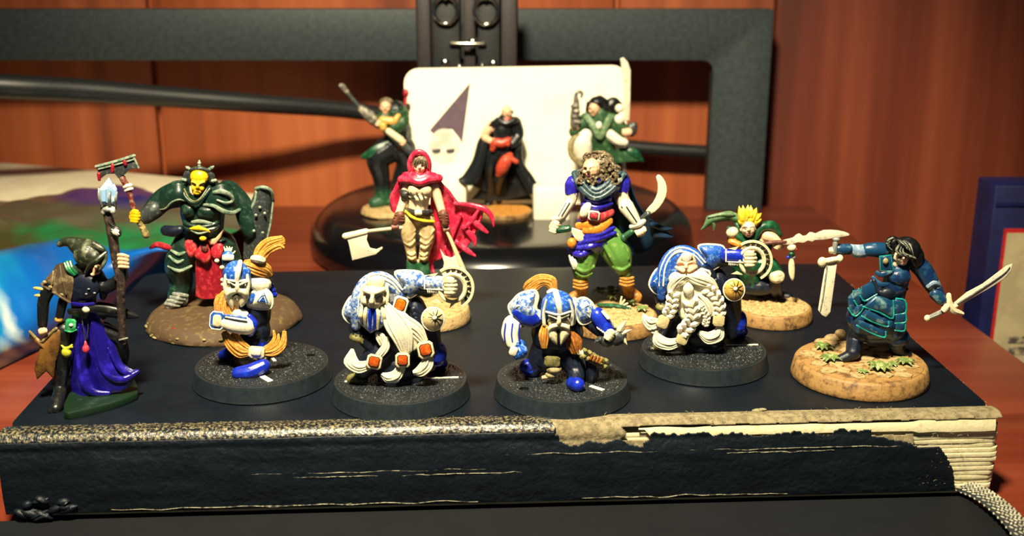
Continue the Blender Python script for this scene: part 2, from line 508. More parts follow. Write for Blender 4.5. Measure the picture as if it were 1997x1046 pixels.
# ---------------------------------------------------------------- table
tb = thing('table', 'red-brown wooden table with a polished veneer top under the book', 'table', (-22, 30, -75))
m = MB('table_veneer')
xr0, xr1 = 14.65, 17.0
top = [Vector((xr1, 12, 0)), Vector((xr0, 53.6, 0)), Vector((-62, 53.6, 0)), Vector((-62, 12, 0))]
m.prism3(top, [p - Vector((0, 0, 2.4)) for p in top]); m.build('tabletop', tb, bevel=.12)
for x, y in ((-58, 16), (-58, 50), (11, 16), (11, 50)):
    m = MB('table_veneer'); m.box((x, y, -38.6), (2.2, 2.2, 36.4)); m.build('leg', tb, bevel=.15)

# ---------------------------------------------------------------- black frame standing behind
YB = 53.0
def bx(px, py): return onY(px, py, YB)
fr = thing('metal_frame', 'black flat-bar metal frame with a squared corner standing before the wood wall', 'frame', (10, YB, 0))
zt, zb = bx(1400, 17).z, bx(1400, 116).z
xr_, xi = bx(1494, 200).x, bx(1384, 200).x
m = MB('frame_black')
pts = [(-45, zt), (xr_, zt), (xr_, 0), (xi, 0)] + [(xi - .5 + .5 * math.cos(a), zb - .5 + .5 * math.sin(a)) for a in [math.radians(t) for t in (0, 30, 60, 90)]] + [(-45, zb)]
m.prism3([Vector((x, YB - .5, z)) for x, z in pts], [Vector((x, YB + .5, z)) for x, z in pts]); m.build('bar', fr, bevel=.06)
m = MB('frame_black'); m.box((-43.6, YB, zb / 2), (1.4, .5, zb / 2)); m.build('leg', fr, bevel=.06)

# black cable sagging across
cb = MB('cable_black')
cp = []
for px, py, Y, r in ((-260, 150, 45.5, .52), (0, 168, 47, .52), (160, 176, 48.5, .50), (330, 189, 50, .46), (520, 203, 51.5, .43), (680, 215, 53, .40), (850, 240, 54.2, .38), (1040, 262, 54.6, .36), (1220, 286, 54.7, .36), (1385, 298, 54.8, .36), (1480, 303, 54.9, .36)):
    cp.append((*onY(px, py, Y), r))
q = catmull(cp, 5); cb.tube([Vector(p[:3]) for p in q], [p[3] for p in q], 14)
tag(cb.build('cable'), 'thick black cable sagging across the wood wall behind the metal frame', 'cable')

# ---------------------------------------------------------------- round glossy stand with post
DC, DR, DH = Vector((-.45, 46.6, 0)), 8.05, 1.9
st = thing('display_stand', 'glossy black round stand base with a dark post and chrome rings', 'stand', DC)
m = MB('gloss_black')
prof = [(DR - .25, 0), (DR, .12), (DR + .02, .45)] + [(DR - 1.35 + 1.35 * math.cos(a), DH - 1.3 + 1.2 * math.sin(a)) for a in [math.radians(t) for t in (0, 15, 30, 45, 60, 75, 90)]] + [(DR - 2.6, DH + .02), (DR - 4, DH + .05), (DR - 6, DH + .06)]
m.lathe(DC, prof, 96); m.build('base', st, angle=60)
YP = 47.6
def pz(px, py, Y=YP): return onY(px, py, Y)
def pbox(mat, x0, y0, x1, y1, Y, th, name='rail', bev=.05, z0=None):
    a, b = onY(x0, y0, Y), onY(x1, y1, Y)
    zlo = b.z if z0 is None else z0
    mm = MB(mat); mm.box(((a.x + b.x) / 2, Y, (a.z + zlo) / 2), ((b.x - a.x) / 2, th, (a.z - zlo) / 2)); return mm.build(name, st, bevel=bev)
pbox('post_black', 810, -60, 1010, 130, YP + .9, .35, 'post', z0=DH)
pbox('post_brown', 812, -60, 842, 132, YP + .3, .4, 'rail', z0=DH)
pbox('post_black', 843, -60, 898, 132, YP + .1, .4, 'rail', z0=DH)
pbox('post_brown', 903, -60, 928, 132, YP + .4, .3, 'rail', z0=DH)
pbox('post_black', 931, -60, 975, 132, YP + .1, .4, 'rail', z0=DH)
pbox('post_brown', 977, -60, 1008, 132, YP + .3, .4, 'rail', z0=DH)
for cx, cy in ((869, 20), (948, 22)):
    m = MB('chrome'); c = pz(cx, cy, YP - .5); rr = .48
    pts = [c + Vector((rr * math.cos(a), .02 * math.sin(3 * a), rr * 1.12 * math.sin(a))) for a in [2 * math.pi * i / 28 for i in range(28)]]
    m.tube(pts, [.085] * 28, 10, closed=True); m.build('ring', st)
    m = MB('chrome'); m.ell(pz(cx, -4, YP - .45), (.14, .22, .14)); m.build('ring_stud', st)
m = MB('chrome'); m.tube([pz(880, 85, YP - .45), pz(944, 86, YP - .45)], [.09, .09], 12); m.ell(pz(922, 80, YP - .45), (.2, .1, .1)); m.build('buckle_pin', st)
for cx, cy, r in ((868, 126, .2), (896, 131, .12), (940, 128, .1), (962, 128, .2)):
    m = MB('chrome'); m.ell(pz(cx, cy, YP - .4), (r, .12, r * 1.3)); m.build('stud', st)
    
# ---------------------------------------------------------------- white printed card leaning on the post
YC = 45.6
cd = thing('printed_card', 'white rounded card with a printed dark triangle leaning on the post', 'card', (onY(1000, 400, YC).x, YC - .6, DH))
def cardpt(px, py, off=0.0):
    # the card leans back a little: further away higher up
    Y = YC
    for _ in range(6):
        p = onY(px, py, Y); Y = YC - .8 + (p.z - DH) * .14 - off
    return onY(px, py, Y)
def rrect(x0, y0, x1, y1, r, k=5):
    o = []
    for cx, cy, a0 in ((x1 - r, y0 + r, -90), (x1 - r, y1 - r, 0), (x0 + r, y1 - r, 90), (x0 + r, y0 + r, 180)):
        for i in range(k + 1):
            a = math.radians(a0 + 90 * i / k); o.append((cx + r * math.cos(a), cy + r * math.sin(a)))
    return o
m = MB('card_white')
out = rrect(787, 130, 1224, 398, 30)
out = [(x + (y - 130) * (.03 if x < 1000 else -.02), y + (-3 if x > 1000 else 3) * (1 if y < 200 else 0)) for x, y in out]
m.prism3([cardpt(x, y, .0) for x, y in out], [cardpt(x, y, -.06) for x, y in out]); m.build('card_sheet', cd)
def printed(name, mat, poly, off=.012):
    mm = MB(mat); mm.prism3([cardpt(x, y, off) for x, y in poly], [cardpt(x, y, -.005) for x, y in poly]); return mm.build(name, cd)
printed('printed_triangle', 'print_mauve', [(917, 161), (838, 254), (846, 262), (862, 252), (882, 252), (896, 270), (901, 281)])
def oval(cx, cy, rx, ry, n=22): return [(cx + rx * math.cos(2 * math.pi * i / n), cy + ry * math.sin(2 * math.pi * i / n)) for i in range(n)]
printed('printed_shape', 'print_grey', oval(866, 285, 29, 34), .016)
for cx in (851, 878):
    printed('printed_patch', 'print_dark', [(cx - 9, 292), (cx + 9, 290), (cx + 8, 298), (cx, 300), (cx - 6, 299)], .022)
printed('printed_line', 'print_grey', [(858, 362), (893, 360), (893, 364), (858, 366)], .016)
# white blocks that hold the card
for i, (x0, y0, x1, y1, Y) in enumerate(((868, 352, 910, 400, 43.9), (1040, 366, 1112, 446, 42.9))):
    a, b = onY(x0, y0, Y), onY(x1, y1, Y)
    m = MB('card_white'); m.box(((a.x + b.x) / 2, Y + .45, (a.z + DH - .05) / 2), ((b.x - a.x) / 2, .45, (a.z - DH + .05) / 2))
    o = m.build('card_block', bevel=.14)
    tag(o, ('small white block beside the red cape tip at the card foot', 'tall white block standing between cloaked figure and purple swordsman')[i], 'block')

# ---------------------------------------------------------------- left side: papers and plastic bag
for i, (dz, sh, col) in enumerate(((.0, 0, 0), (.64, .5, 0), (1.28, -.4, 0))):
    m = MB('paper_sheet')
    pts = [onZ(-140, 328, 1.9), onZ(28, 316, 1.9), onZ(250, 333, 1.9), onZ(478, 354, 1.9), onZ(430, 392, 1.9), onZ(-140, 405, 1.9)]
    pts = [Vector((p.x + sh, min(p.y + sh * .5, YW - .4), dz)) for p in pts]
    m.prism3([p + Vector((0, 0, .62)) for p in pts], pts)
    tag(m.build('paper_pad', bevel=.05), ('cream paper pad, lowest of the pile behind the plastic bag', 'cream paper pad in the middle of the pile behind the plastic bag', 'cream paper pad on top of the pile behind the plastic bag')[i], 'paper', 'paper pads in the pile')

def col_attr_mat(name, rough, coat):
    mm = bpy.data.materials.new(name); nt, N, L, B = nodes_of(mm)
    at = N.new('ShaderNodeAttribute'); at.attribute_name = 'Print'
    L.new(at.outputs['Color'], B.inputs['Base Color']); B.inputs['Roughness'].default_value = rough; B.inputs['Coat Weight'].default_value = coat
    MATS[name] = mm
col_attr_mat('bag_print', .28, .3)
rows = [
    ([(-140, 800), (-60, 752), (0, 718), (70, 685), (150, 645), (230, 605), (310, 565), (380, 530), (430, 505)], .03),
    ([(-140, 735), (-60, 690), (0, 660), (70, 630), (150, 596), (230, 565), (310, 535), (385, 513), (440, 498)], 1.1),
    ([(-140, 610), (-60, 580), (0, 560), (70, 545), (150, 527), (230, 516), (310, 505), (385, 497), (440, 490)], 2.1),
    ([(-140, 520), (-60, 508), (0, 500), (60, 482), (125, 470), (230, 484), (310, 486), (385, 484), (440, 482)], 2.5),
    ([(-140, 470), (-60, 462), (0, 458), (60, 448), (140, 446), (230, 455), (320, 456), (400, 458), (455, 462)], 2.45),
    ([(-140, 436), (-60, 432), (0, 430), (70, 420), (150, 412), (240, 416), (330, 424), (420, 434), (478, 446)], 2.6),
    ([(-140, 408), (-60, 402), (0, 398), (80, 388), (160, 372), (250, 370), (340, 388), (430, 408), (490, 428)], 2.4),
    ([(-140, 412), (-60, 406), (0, 404), (80, 396), (160, 386), (250, 384), (340, 398), (430, 412), (495, 428)], 1.5),
    ([(-140, 446), (-60, 440), (0, 438), (80, 432), (160, 426), (250, 424), (340, 434), (430, 442), (500, 452)], .05)]
G = []
for pts, z in rows:
    G.append([tuple(onZ(x, y, z)) for x, y in pts])
G = [catmull(r, 6) for r in G]
G = [catmull([r[j] for r in G], 6) for j in range(len(G[0]))]          # columns
R_, C_ = len(G[0]), len(G)
Pg = []
for i in range(R_):
    row = []
    for j in range(C_):
        p = Vector(G[j][i])
        w = noise.noise(Vector((p.x * .55, p.y * .35, p.z * .8))) * .35 + noise.noise(Vector((p.x * 1.4 + 5, p.y * .8, 0))) * .14
        p.z = max(.03, p.z + w * min(1, p.z)); p.y -= w * .4
        row.append(p)
    Pg.append(row)
m = MB('bag_print'); m.grid(Pg, .02)
bag = tag(m.build('plastic_bag', angle=80), 'crumpled blue plastic bag with green band left of the book', 'bag')
me = bag.data; ca = me.color_attributes.new('Print', 'FLOAT_COLOR', 'POINT')
B1, B2, CY1, WH, GR, OL, GY, NV = [lin(c) for c in ('#0b58ac', '#0d3788', '#1590bc', '#c4d0c8', '#1a7040', '#43421f', '#545040', '#1a2678')]
def mixc(a, b, t): t = max(0, min(1, t)); return tuple(x + (y - x) * t for x, y in zip(a, b))
half = R_ * C_
for idx in range(len(me.vertices)):
    q = idx % half; i = q // C_ / 6.0; j = q % C_ / 6.0
    n1 = noise.noise(Vector((j * 1.3, i * 1.7, 2))); n2 = noise.noise(Vector((j * 3.1 + i * 2, i * .8, 7)))
    c = B1
    c = mixc(c, CY1, (2.9 - j) * .6 + n2 * .5 if i < 3.2 else 0)
    if i < 2.6: c = mixc(c, WH, (1.5 - abs(j - 2.2) * 1.6 - i * .45) * .9 + n2 * .9 - .45)
    if i >= 2.9:
        g = mixc(GR, OL, (4.2 - j) * .5 + n1)
        gg = mixc(g, GY, (i - 4.0) * 1.2 + n2 * .8)
        e = ((j - 4.6) / 1.3) ** 2 + ((i - 5.75) / .5) ** 2
        gg = mixc(gg, NV, 1.6 - e * 1.3)
        c = mixc(c, gg, (i - 2.9) * 4)
    ca.data[idx].color = c

# ---------------------------------------------------------------- right side: boxes beyond the table edge
sd = thing('side_cabinet', 'low wooden cabinet standing beyond the right edge of the table', 'cabinet', (33, 38, -75))
m = MB('door_veneer'); m.box((34, 38, -43.1), (14.5, 16.5, 31.9)); m.build('body', sd, bevel=.2)
m = MB('door_veneer'); m.box((34, 38, -10.6), (15, 17, .6)); m.build('top', sd, bevel=.15)
bxr = thing('product_box', 'navy blue carton with red-bordered cream panel beyond the table edge', 'box', (25, 39.8, -10))
a = onY(1942, 362, 39); 
m = MB('box_navy'); m.box((a.x + 6, 39.8, (a.z - 10) / 2), (6, .8, (a.z + 10) / 2)); m.build('carton', bxr, bevel=.08)
def bface(mat, x0, y0, x1, y1, off, name):
    p, q = onY(x0, y0, 39), onY(x1, y1, 39)
    mm = MB(mat); mm.box(((p.x + q.x) / 2, 39 - off, (p.z + q.z) / 2), ((q.x - p.x) / 2, .03 + off * .2, (p.z - q.z) / 2)); return mm.build(name, bxr)
bface('box_red', 1958, 446, 2140, 760, .01, 'border')
bface('box_cream', 1963, 454, 2136, 752, .03, 'panel')
for y0, y1 in ((655, 668), (676, 690)): bface('box_print', 1966, y0, 2060, y1, .05, 'print')
bface('box_navy', 1942, 395, 2200, 402, .02, 'lid_edge')

# black slab in front of the book
m = MB('slab_black')
pts = [onZ(px, py, .24) for px, py in ((1872, 966), (1905, 980), (1940, 1002), (1970, 1028), (1997, 1060), (2020, 1100), (2030, 1160))]
pts = [(q.x, q.y) for q in pts] + [(12.4, 14.5), (-16, 14.5), (-16, 22.3), (-11.4, 22.3)]
m.prism3([Vector((x, y, .24)) for x, y in pts], [Vector((x, y, 0)) for x, y in pts])
tag(m.build('black_folder', bevel=.06), 'flat black folder with a rounded corner lying before the book spine', 'folder')
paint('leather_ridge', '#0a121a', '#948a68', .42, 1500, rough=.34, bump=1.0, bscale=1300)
# ---------------------------------------------------------------- the old black book
YF, YK = 22.84, 35.35
XL, XR = -11.45, 10.75
bk = thing('old_book', 'thick old black leather book with torn spine and cream page block', 'book', (-.2, 29.2, 0))
rnd = random.Random(3)
def outline(x0, x1, y0, y1, r, k=6):
    o = []
    for cx, cy, a0 in ((x1 - r, y0 + r, -90), (x1 - r, y1 - r, 0), (x0 + r, y1 - r, 90), (x0 + r, y0 + r, 180)):
        for i in range(k + 1):
            a = math.radians(a0 + 90 * i / k); o.append((cx + r * math.cos(a), cy + r * math.sin(a)))
    return o
# boards
def board(z0, z1, name, mat, x0, x1, y0, y1, r=.55):
    mm = MB(mat); o = outline(x0, x1, y0, y1, r)
    mm.prism3([Vector((x, y, z1)) for x, y in o], [Vector((x, y, z0)) for x, y in o]); return mm.build(name, bk, bevel=.07)
board(T - .24, T, 'front_cover', 'leather_black', XL, XR, YF + .45, YK)
board(.02, .24, 'back_cover', 'leather_black', XL, XR, YF + .3, YK)
# frayed cardboard rim along the right edge of the cover
m = MB('paper_fray')
for i in range(240):
    t = i / 239; y = YF + .9 + (YK - YF - 1.6) * t
    p = Vector((XR - .01, y + rnd.uniform(-.03, .03), T - rnd.uniform(.0, .22))); w = rnd.uniform(.02, .05)
    m.tube([p, p + Vector((w, rnd.uniform(-.06, .06), rnd.uniform(-.03, .02)))], [.008, .004], 4, cap=None)
tag(m.build('frayed_rim', bk), kind='stuff')
m = MB('card_core'); m.box((XR - .06, (YF + YK) / 2, T - .12), (.075, (YK - YF) / 2 - .7, .075)); m.build('board_core', bk, bevel=.04)

# page block: stacked leaves, each gathering its own slightly uneven slab
nl = 15
z0, z1 = .25, T - .25
for i in range(nl):
    a = z0 + (z1 - z0) * i / nl; b = z0 + (z1 - z0) * (i + 1) / nl
    jx = rnd.uniform(-.05, .05); jy = rnd.uniform(-.03, .03)
    m = MB('paper_cream'); xs = [XL + .35 + (XR - XL - .45) * j / 40 for j in range(41)]
    fr_ = [Vector((x, YF + .17 + jy + rnd.uniform(-.012, .012), a)) for x in xs]
    pts = [(p.x, p.y) for p in fr_]
    ex = XR + .02 + jx - (0.0 if i > 2 else .02)
    # curved front corner on the right
    pts += [(ex - .02, YF + .20 + jy), (ex + .06, YF + .30), (ex + .1, YF + .6), (ex + .1, YK - .5), (XL + .35, YK - .5)]
    m.prism3([Vector((x, y, b - .012)) for x, y in pts], [Vector((x, y, a + .006)) for x, y in pts]); m.build('page_gathering', bk, bevel=.014)

# spine: a swept profile with the torn places left open
prof = [(YF + .62, T + .012), (YF + .50, T + .03), (YF + .38, T + .05), (YF + .26, T + .045), (YF + .15, T - .0), (YF + .07, T - .09), (YF + .03, T - .2),
        (YF + .035, T - .32), (YF + .01, T - .44), (YF - .015, T - .6), (YF - .03, T - .85), (YF - .035, T - 1.1), (YF - .03, T - 1.35), (YF - .01, T - 1.6), (YF + .0, T - 1.72), (YF + .01, T - 1.80)]
prof = catmull(prof, 6)
NX = 1000
def edge_of(s_):                     # right limit of the leather at height index 0..1 down the spine
    return XR - 1.2 + 1.0 * max(0, s_ - .3) ** .8 if s_ > .3 else XR - 2.2
def torn(x, z):
    n = noise.noise(Vector((x * 2.2, z * 2.5, 1.3))) * .16 + noise.noise(Vector((x * 9, z * 9, 4))) * .07
    if z > T - .3 + n and x > .62 + noise.noise(Vector((0, z * 6, 3))) * .12: return True
    if z > T - .42 + n * .9 and .7 < x < 2.6: return True
    lim = XR - 1.8 + .95 * max(0, (T - .32 - z) / 1.35) ** .75 + n * .9
    if x > lim: return True
    if x > XR - 3.0 and z > T - .42 - .2 * (x - XR + 3.0) + n * .5: return True
    return False
def sweep(name, mat, off, x0, x1, skip, nx, zmin=None):
    mm = MB(mat); C = len(prof); vs = []; 
    for i in range(nx + 1):
        x = x0 + (x1 - x0) * i / nx
        for (y, z) in prof:
            w = noise.noise(Vector((x * .8, z * 3, 0))) * .02 + noise.noise(Vector((x * 5, z * 9, 2))) * .008
            vs.append(Vector((x, y + off + w, z - off * .8)))
    fs = []
    for i in range(nx):
        for j in range(C - 1):
            x = x0 + (x1 - x0) * (i + .5) / nx; z = (prof[j][1] + prof[j + 1][1]) / 2
            if skip(x, z, prof[j][0]): continue
            fs.append([i * C + j, i * C + j + 1, (i + 1) * C + j + 1, (i + 1) * C + j])
    me = None
    mm.add(vs, fs)
    o = mm.build(name, bk, angle=70)
    sd = o.modifiers.new('thickness', 'SOLIDIFY'); sd.thickness = .03 * S; sd.offset = 0
    return o
sweep('spine_leather', 'leather_spine', 0, XL - .02, XR, lambda x, z, y: torn(x, z) or z > T - .13, NX)
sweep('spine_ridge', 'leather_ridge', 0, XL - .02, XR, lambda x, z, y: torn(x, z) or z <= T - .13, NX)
# torn cardboard underlayer
def skip2(x, z, y):
    n = noise.noise(Vector((x * 3, z * 4, 9))) * .12
    if x < .3 or z < T - .6: return True
    if x > 2.1 + n * 2 and T - .36 + n * .3 < z < T - .05 + n * .2: return True
    if x > XR - 2.0 + n and z < T - .1: return True
    return False
sweep('spine_card', 'card_core', .035, .2, XR + .05, skip2, 300)
m = MB('paper_cream'); xs = [2.5 + (XR - 2.6) * j / 60 for j in range(61)]
hi = [Vector((x, YF + .13, T - .12 + noise.noise(Vector((x * 1.5, 0, 5))) * .03 + (.02 if x > XR - 2 else 0))) for x in xs]
lo = [Vector((x, YF + .10, T - .33 - (.0 if x < XR - 2 else .04) + noise.noise(Vector((x * 2, 3, 5))) * .02)) for x in xs]
lo[0].z = lo[1].z = hi[0].z - .03
m.grid([hi, [a.lerp(b, .5) - Vector((0, .02, 0)) for a, b in zip(hi, lo)], lo], .03); m.build('paper_liner', bk)
# thin cracks running along the spine
for k in range(9):
    z = T - rnd.choice((.62, .7, .95, 1.0, 1.05, 1.3, 1.72, 1.74)); x = rnd.uniform(XL + 1, XR - 6); L_ = rnd.uniform(2, 6)
    pts = [Vector((x + L_ * i / 24, YF - .045 + .03 * abs(z - T + 1.1), z + noise.noise(Vector((x + i * .35, k, 0))) * .05)) for i in range(25)]
    m = MB('crack'); m.tube(pts, [.007 + .006 * math.sin(math.pi * i / 24) for i in range(25)], 4, cap=None); m.build('crease', bk)
# fringe of loose fibres round the tears
m = MB('paper_fray')
for i in range(420):
    if i < 220: x = rnd.uniform(.7, XR - .3); y = YF + rnd.uniform(.1, .6); z = T + rnd.uniform(-.02, .04)
    elif i < 330: x = rnd.uniform(-9, .8); y = YF + rnd.uniform(.3, .6); z = T + .03
    else: x = XR - 1.75 + rnd.uniform(-.1, 1); y = YF - .02; z = T - .35 - rnd.uniform(0, 1.3)
    p = Vector((x, y, z)); q = p + Vector((rnd.uniform(-.09, .09), rnd.uniform(-.05, .05), rnd.uniform(0, .06)))
    m.tube([p, (p + q) / 2 + Vector((0, 0, .01)), q], [.006, .005, .003], 4, cap=None)
tag(m.build('loose_fibres', bk), kind='stuff')
for fx in (5.3,):
    m = MB('paper_fray'); p = Vector((fx, YF + .62, T + .02)); m.ell(p, (.13, .06, .05), seg=9, rings=6); m.ell(p + Vector((.12, .02, .02)), (.1, .05, .03)); m.build('torn_flap', bk)
# lumpy broken corner at the left foot of the spine
m = MB('leather_spine')
for i in range(16):
    p = onY(rnd.uniform(30, 120), rnd.uniform(950, 985), YF - .05); p.y -= rnd.uniform(0, .04); m.ell(p, (rnd.uniform(.1, .25), .1, rnd.uniform(.04, .1)), Matrix.Rotation(rnd.uniform(-.6, .6), 3, 'Y'), 9, 6)
m.build('broken_corner', bk)
bk.rotation_euler = (0, 0, math.radians(3.0))

# ---------------------------------------------------------------- braided cord coming out from under the pages
cr = thing('braided_cord', 'grey braided flat cord curling out from under the book pages', 'cord', tuple(onZ(1940, 985, .3)))
cpts = [(1876, 948, .34), (1915, 966, .42), (1955, 996, .45), (1990, 1035, .42), (2030, 1095, .36), (2060, 1160, .30)]
cpts = catmull([(*onZ(x, y, z), .27) for x, y, z in cpts], 8)
m = MB('cord_dark'); m.tube([Vector(p[:3]) for p in cpts], [.26] * len(cpts), 12, flat=.45, ref=Vector((0, -.4, 1))); m.build('core', cr)
m = MB('cord_light'); P_ = [Vector(p[:3]) for p in cpts]
L_ = len(P_)
for i in range(L_ - 1):
    a = P_[i]; b = P_[i + 1]; c = a; t = (b - a).normalized()
    side = t.cross(Vector((0, -.4, 1))).normalized(); nn = side.cross(t).normalized()
    for j in range(6):
        f = (j + (.5 if i % 2 else 0)) / 5.5 * 2 - 1
        if abs(f) > 1: continue
        q = c + side * (f * .25) + nn * (.115 * math.sqrt(max(0, 1 - f * f)) + .004)
        R3 = Matrix((t, side, nn)).transposed() @ Matrix.Rotation(.55 * (1 if i % 2 else -1), 3, 'Z')
        m.ell(q, (.062, .028, .022), R3, 7, 5)
m.build('braid', cr)
# ---------------------------------------------------------------- paints of the miniatures
paint('ink', '#07080b', None, rough=.6)
paint('lip', '#8a4a3a', None, rough=.6)
paint('suit', '#0c1426', '#1c2b3c', .35, 700, rough=.45)
paint('blue_deep', '#1226a0', '#1a3cc0', .4, 600, rough=.28)
paint('armor_blue', '#1a50b0', '#86b0d8', .38, 1500, rough=.38, detail=6)
paint('armor_blue_worn', '#2058b4', '#c8d4d0', .48, 1300, rough=.42, detail=8)
paint('armor_white', '#dcd6ba', '#8ea6b8', .32, 1100, rough=.5, detail=7)
paint('bone', '#ddd3ac', '#b5a474', .36, 1100, rough=.55)
paint('bone_dark', '#9a8d62', '#55502f', .42, 900, rough=.55)
paint('trim', '#e6e0c8', '#c8cdc8', .4, 1200, rough=.5)
paint('hair_orange', '#c98530', '#e2ad5c', .45, 1500, rough=.5)
paint('hair_brown', '#8a5220', '#c98530', .4, 1500, rough=.5)
paint('hair_white', '#e6dfc6', '#c9c2a8', .38, 1300, rough=.5)
paint('root_white', '#e0d9be', '#c9c2a8', .4, 1300, rough=.55)  # plain pale hair colour for roots and beard cores
paint('root_orange', '#c07c2a', '#d09840', .4, 1300, rough=.55)
paint('gem_orange', '#d4600f', '#f0a030', .42, 1100, rough=.22, coat=.4)
paint('gem_red', '#c04a14', '#e0802a', .4, 900, rough=.22, coat=.4)
paint('gold_pale', '#c7b684', '#e0d4a8', .4, 1200, rough=.45)
paint('gold', '#c99a40', '#e0c078', .4, 1200, rough=.42)
paint('olive', '#7d7746', '#4a4728', .45, 900, rough=.5)
paint('skin', '#e0b48e', '#c98f6a', .35, 900, rough=.5)
paint('skin_pale', '#e6cdaa', '#d2a884', .35, 900, rough=.5)
paint('steel', '#8f938c', '#c9c8b8', .42, 1200, rough=.35, metal=.35)
paint('steel_dark', '#3a4040', '#7b8078', .36, 1200, rough=.4, metal=.3)
paint('base_rim', '#1a2126', '#1f282c', .5, 500, rough=.36, bump=.1)
paint('grit', '#4a5150', '#1c2226', .5, 2000, rough=.5)
paint('base_stipple', '#0f1214', '#30353a', .42, 3200, rough=.42, bump=1.0, bscale=3200, detail=2)
paint('plastic_white', '#eee8d0', None, rough=.4)
paint('gauntlet_white', '#e6e0c4', '#b9b494', .36, 800, rough=.4)
GRP = None

def plastic_base(root, C, R, h=.41):
    m = MB('base_rim')
    m.lathe(C, [(R * .985, 0), (R, .03), (R * .985, .10), (R * .955, h - .06), (R * .945, h - .01), (R * .925, h), (R * .90, h - .012), (R * .5, h - .012)], 72)
    m.build('base', root, angle=50)
    m = MB('base_stipple'); m.lathe(C, [(R * .90, h - .05), (R * .905, h - .004), (R * .88, h + .004), (R * .2, h + .006)], 72)
    m.build('base_top', root, angle=60)
    m = MB('grit'); rg = random.Random(int(C.x * 50 + 99))
    for i in range(1700):
        a, q = rg.uniform(0, 2 * math.pi), math.sqrt(rg.random()) * R * .885
        p = C + Vector((q * math.cos(a), q * math.sin(a), h + .004)); r = rg.uniform(.010, .022); b = rg.uniform(0, 6.28)
        m.add([p + Vector((r * math.cos(b + t), r * math.sin(b + t), 0)) for t in (0, 2.1, 4.2)] + [p + Vector((rg.uniform(-.006, .006), rg.uniform(-.006, .006), r * .9))], [[0, 1, 3], [1, 2, 3], [2, 0, 3]])
    tag(m.build('base_grit', root), kind='stuff')

def bar_on_base(root, F, p0, p1, w, z, mat='plastic_white', name='slot_strip'):
    a, b = F.px(*p0), F.px(*p1); A, Bv = onZ(*a, z), onZ(*b, z)
    t = (Bv - A).normalized(); sd = t.cross(Vector((0, 0, 1)))
    m = MB(mat); q = [A + sd * w, Bv + sd * w, Bv - sd * w, A - sd * w]
    m.prism3([p + Vector((0, 0, .022)) for p in q], [p - Vector((0, 0, .02)) for p in q]); m.build(name, root)

def hole_on_base(root, F, u, v, r, z):
    """a real pit drilled through the base's top"""
    p = onZ(*F.px(u, v), z); cut = MB(); cut.lathe(p, [(r, -.14), (r, .05)], 20)
    for o in list(root.children):
        if o.name.split('.')[0] in ('base', 'base_top'): carve(o, cut, 50)
        elif o.name.split('.')[0] == 'base_grit':
            org = world_origin(root); bm = bmesh.new(); bm.from_mesh(o.data); q = p * S - org
            bad = {x for f in bm.faces if (f.calc_center_median().xy - q.xy).length < (r + .02) * S for x in f.verts}
            bmesh.ops.delete(bm, geom=list(bad), context='VERTS'); bm.to_mesh(o.data); bm.free()

def octo(u, v, w, h, rot=0, c=.35):
    pts = [(-w, -h * (1 - c)), (-w * (1 - c), -h), (w * (1 - c), -h), (w, -h * (1 - c)), (w, h * (1 - c)), (w * (1 - c), h), (-w * (1 - c), h), (-w, h * (1 - c))]
    cs, sn = math.cos(math.radians(rot)), math.sin(math.radians(rot))
    return [(u + x * cs - y * sn, v + x * sn + y * cs) for x, y in pts]

def clasp(root, F, u, v, d, w, h, rot=0, frame='bone', gem='gem_red', name='clasp'):
    p = F.pen(frame); p.plate(octo(u, v, w, h, rot), d, 10, 6, 14); c = p.build(name, root, angle=30)
    if gem:
        p = F.pen('ink'); p.plate(octo(u, v, w * .74, h * .74, rot), d - 12, 3, 0, 3); p.build('setting', c)
        p = F.pen(gem); p.plate(octo(u, v, w * .64, h * .64, rot), d - 14, 7, 5, 4); p.build('gem', c, angle=30)
    return c

def pad(root, F, poly, d, bulge, mat, trim='trim', tr=6, sub=3, name='shoulder_pad', th=8, back=18):
    p = F.pen(mat); p.plate(poly, d, th, bulge, back, sub); o = p.build(name, root, angle=60)
    if trim:
        q = catmull([(a[0], a[1], (a[2] if len(a) > 2 else 0)) for a in poly], sub, True)
        p = F.pen(trim); p.loop([(x, y, z + d - th * .4) for x, y, z in q], 0, tr, 1, 6); p.build('pad_trim', o)
    return o

def triangle(root, F, u, v, d, r, rot, mat='trim', lw=4):
    pts = [(u + r * math.sin(math.radians(rot + a)), v - r * math.cos(math.radians(rot + a))) for a in (0, 120, 240)]
    p = F.pen(mat); p.loop(pts, d, lw, 1, 5, .6); p.build('emblem', root)

def braid(F, path, w, mat='hair_white', d0=0):
    """plaited rope: crossing lobes on alternating sides of the path (u, v, d)"""
    p = F.pen('root_white'); p.limb([(a[0], a[1], a[2] + w * .3, w * .5) for a in path], 4, 9, .5); p.use(mat); q = catmull(path, 8); step = w * .62; acc = 0; last = None; sgn = 1
    for i in range(1, len(q)):
        a, b = Vector(q[i - 1]), Vector(q[i]); acc += (b.xy - a.xy).length
        if acc >= step:
            acc = 0; t = (b.xy - a.xy).normalized(); n = Vector((-t.y, t.x))
            for sg in (1, -1):
                e = t * (w * .42); m0 = b.xy + n * (sg * w * .62) - e * .6; m1 = b.xy - n * (sg * -w * .05) + e
                p.limb([(m0.x, m0.y, b.z + w * .25, w * .26), ((m0.x + m1.x) / 2 + n.x * sg * w * .12, (m0.y + m1.y) / 2 + n.y * sg * w * .12, b.z - w * .2, w * .34), (m1.x, m1.y, b.z - w * .02, w * .2)], 2, 7)
    return p

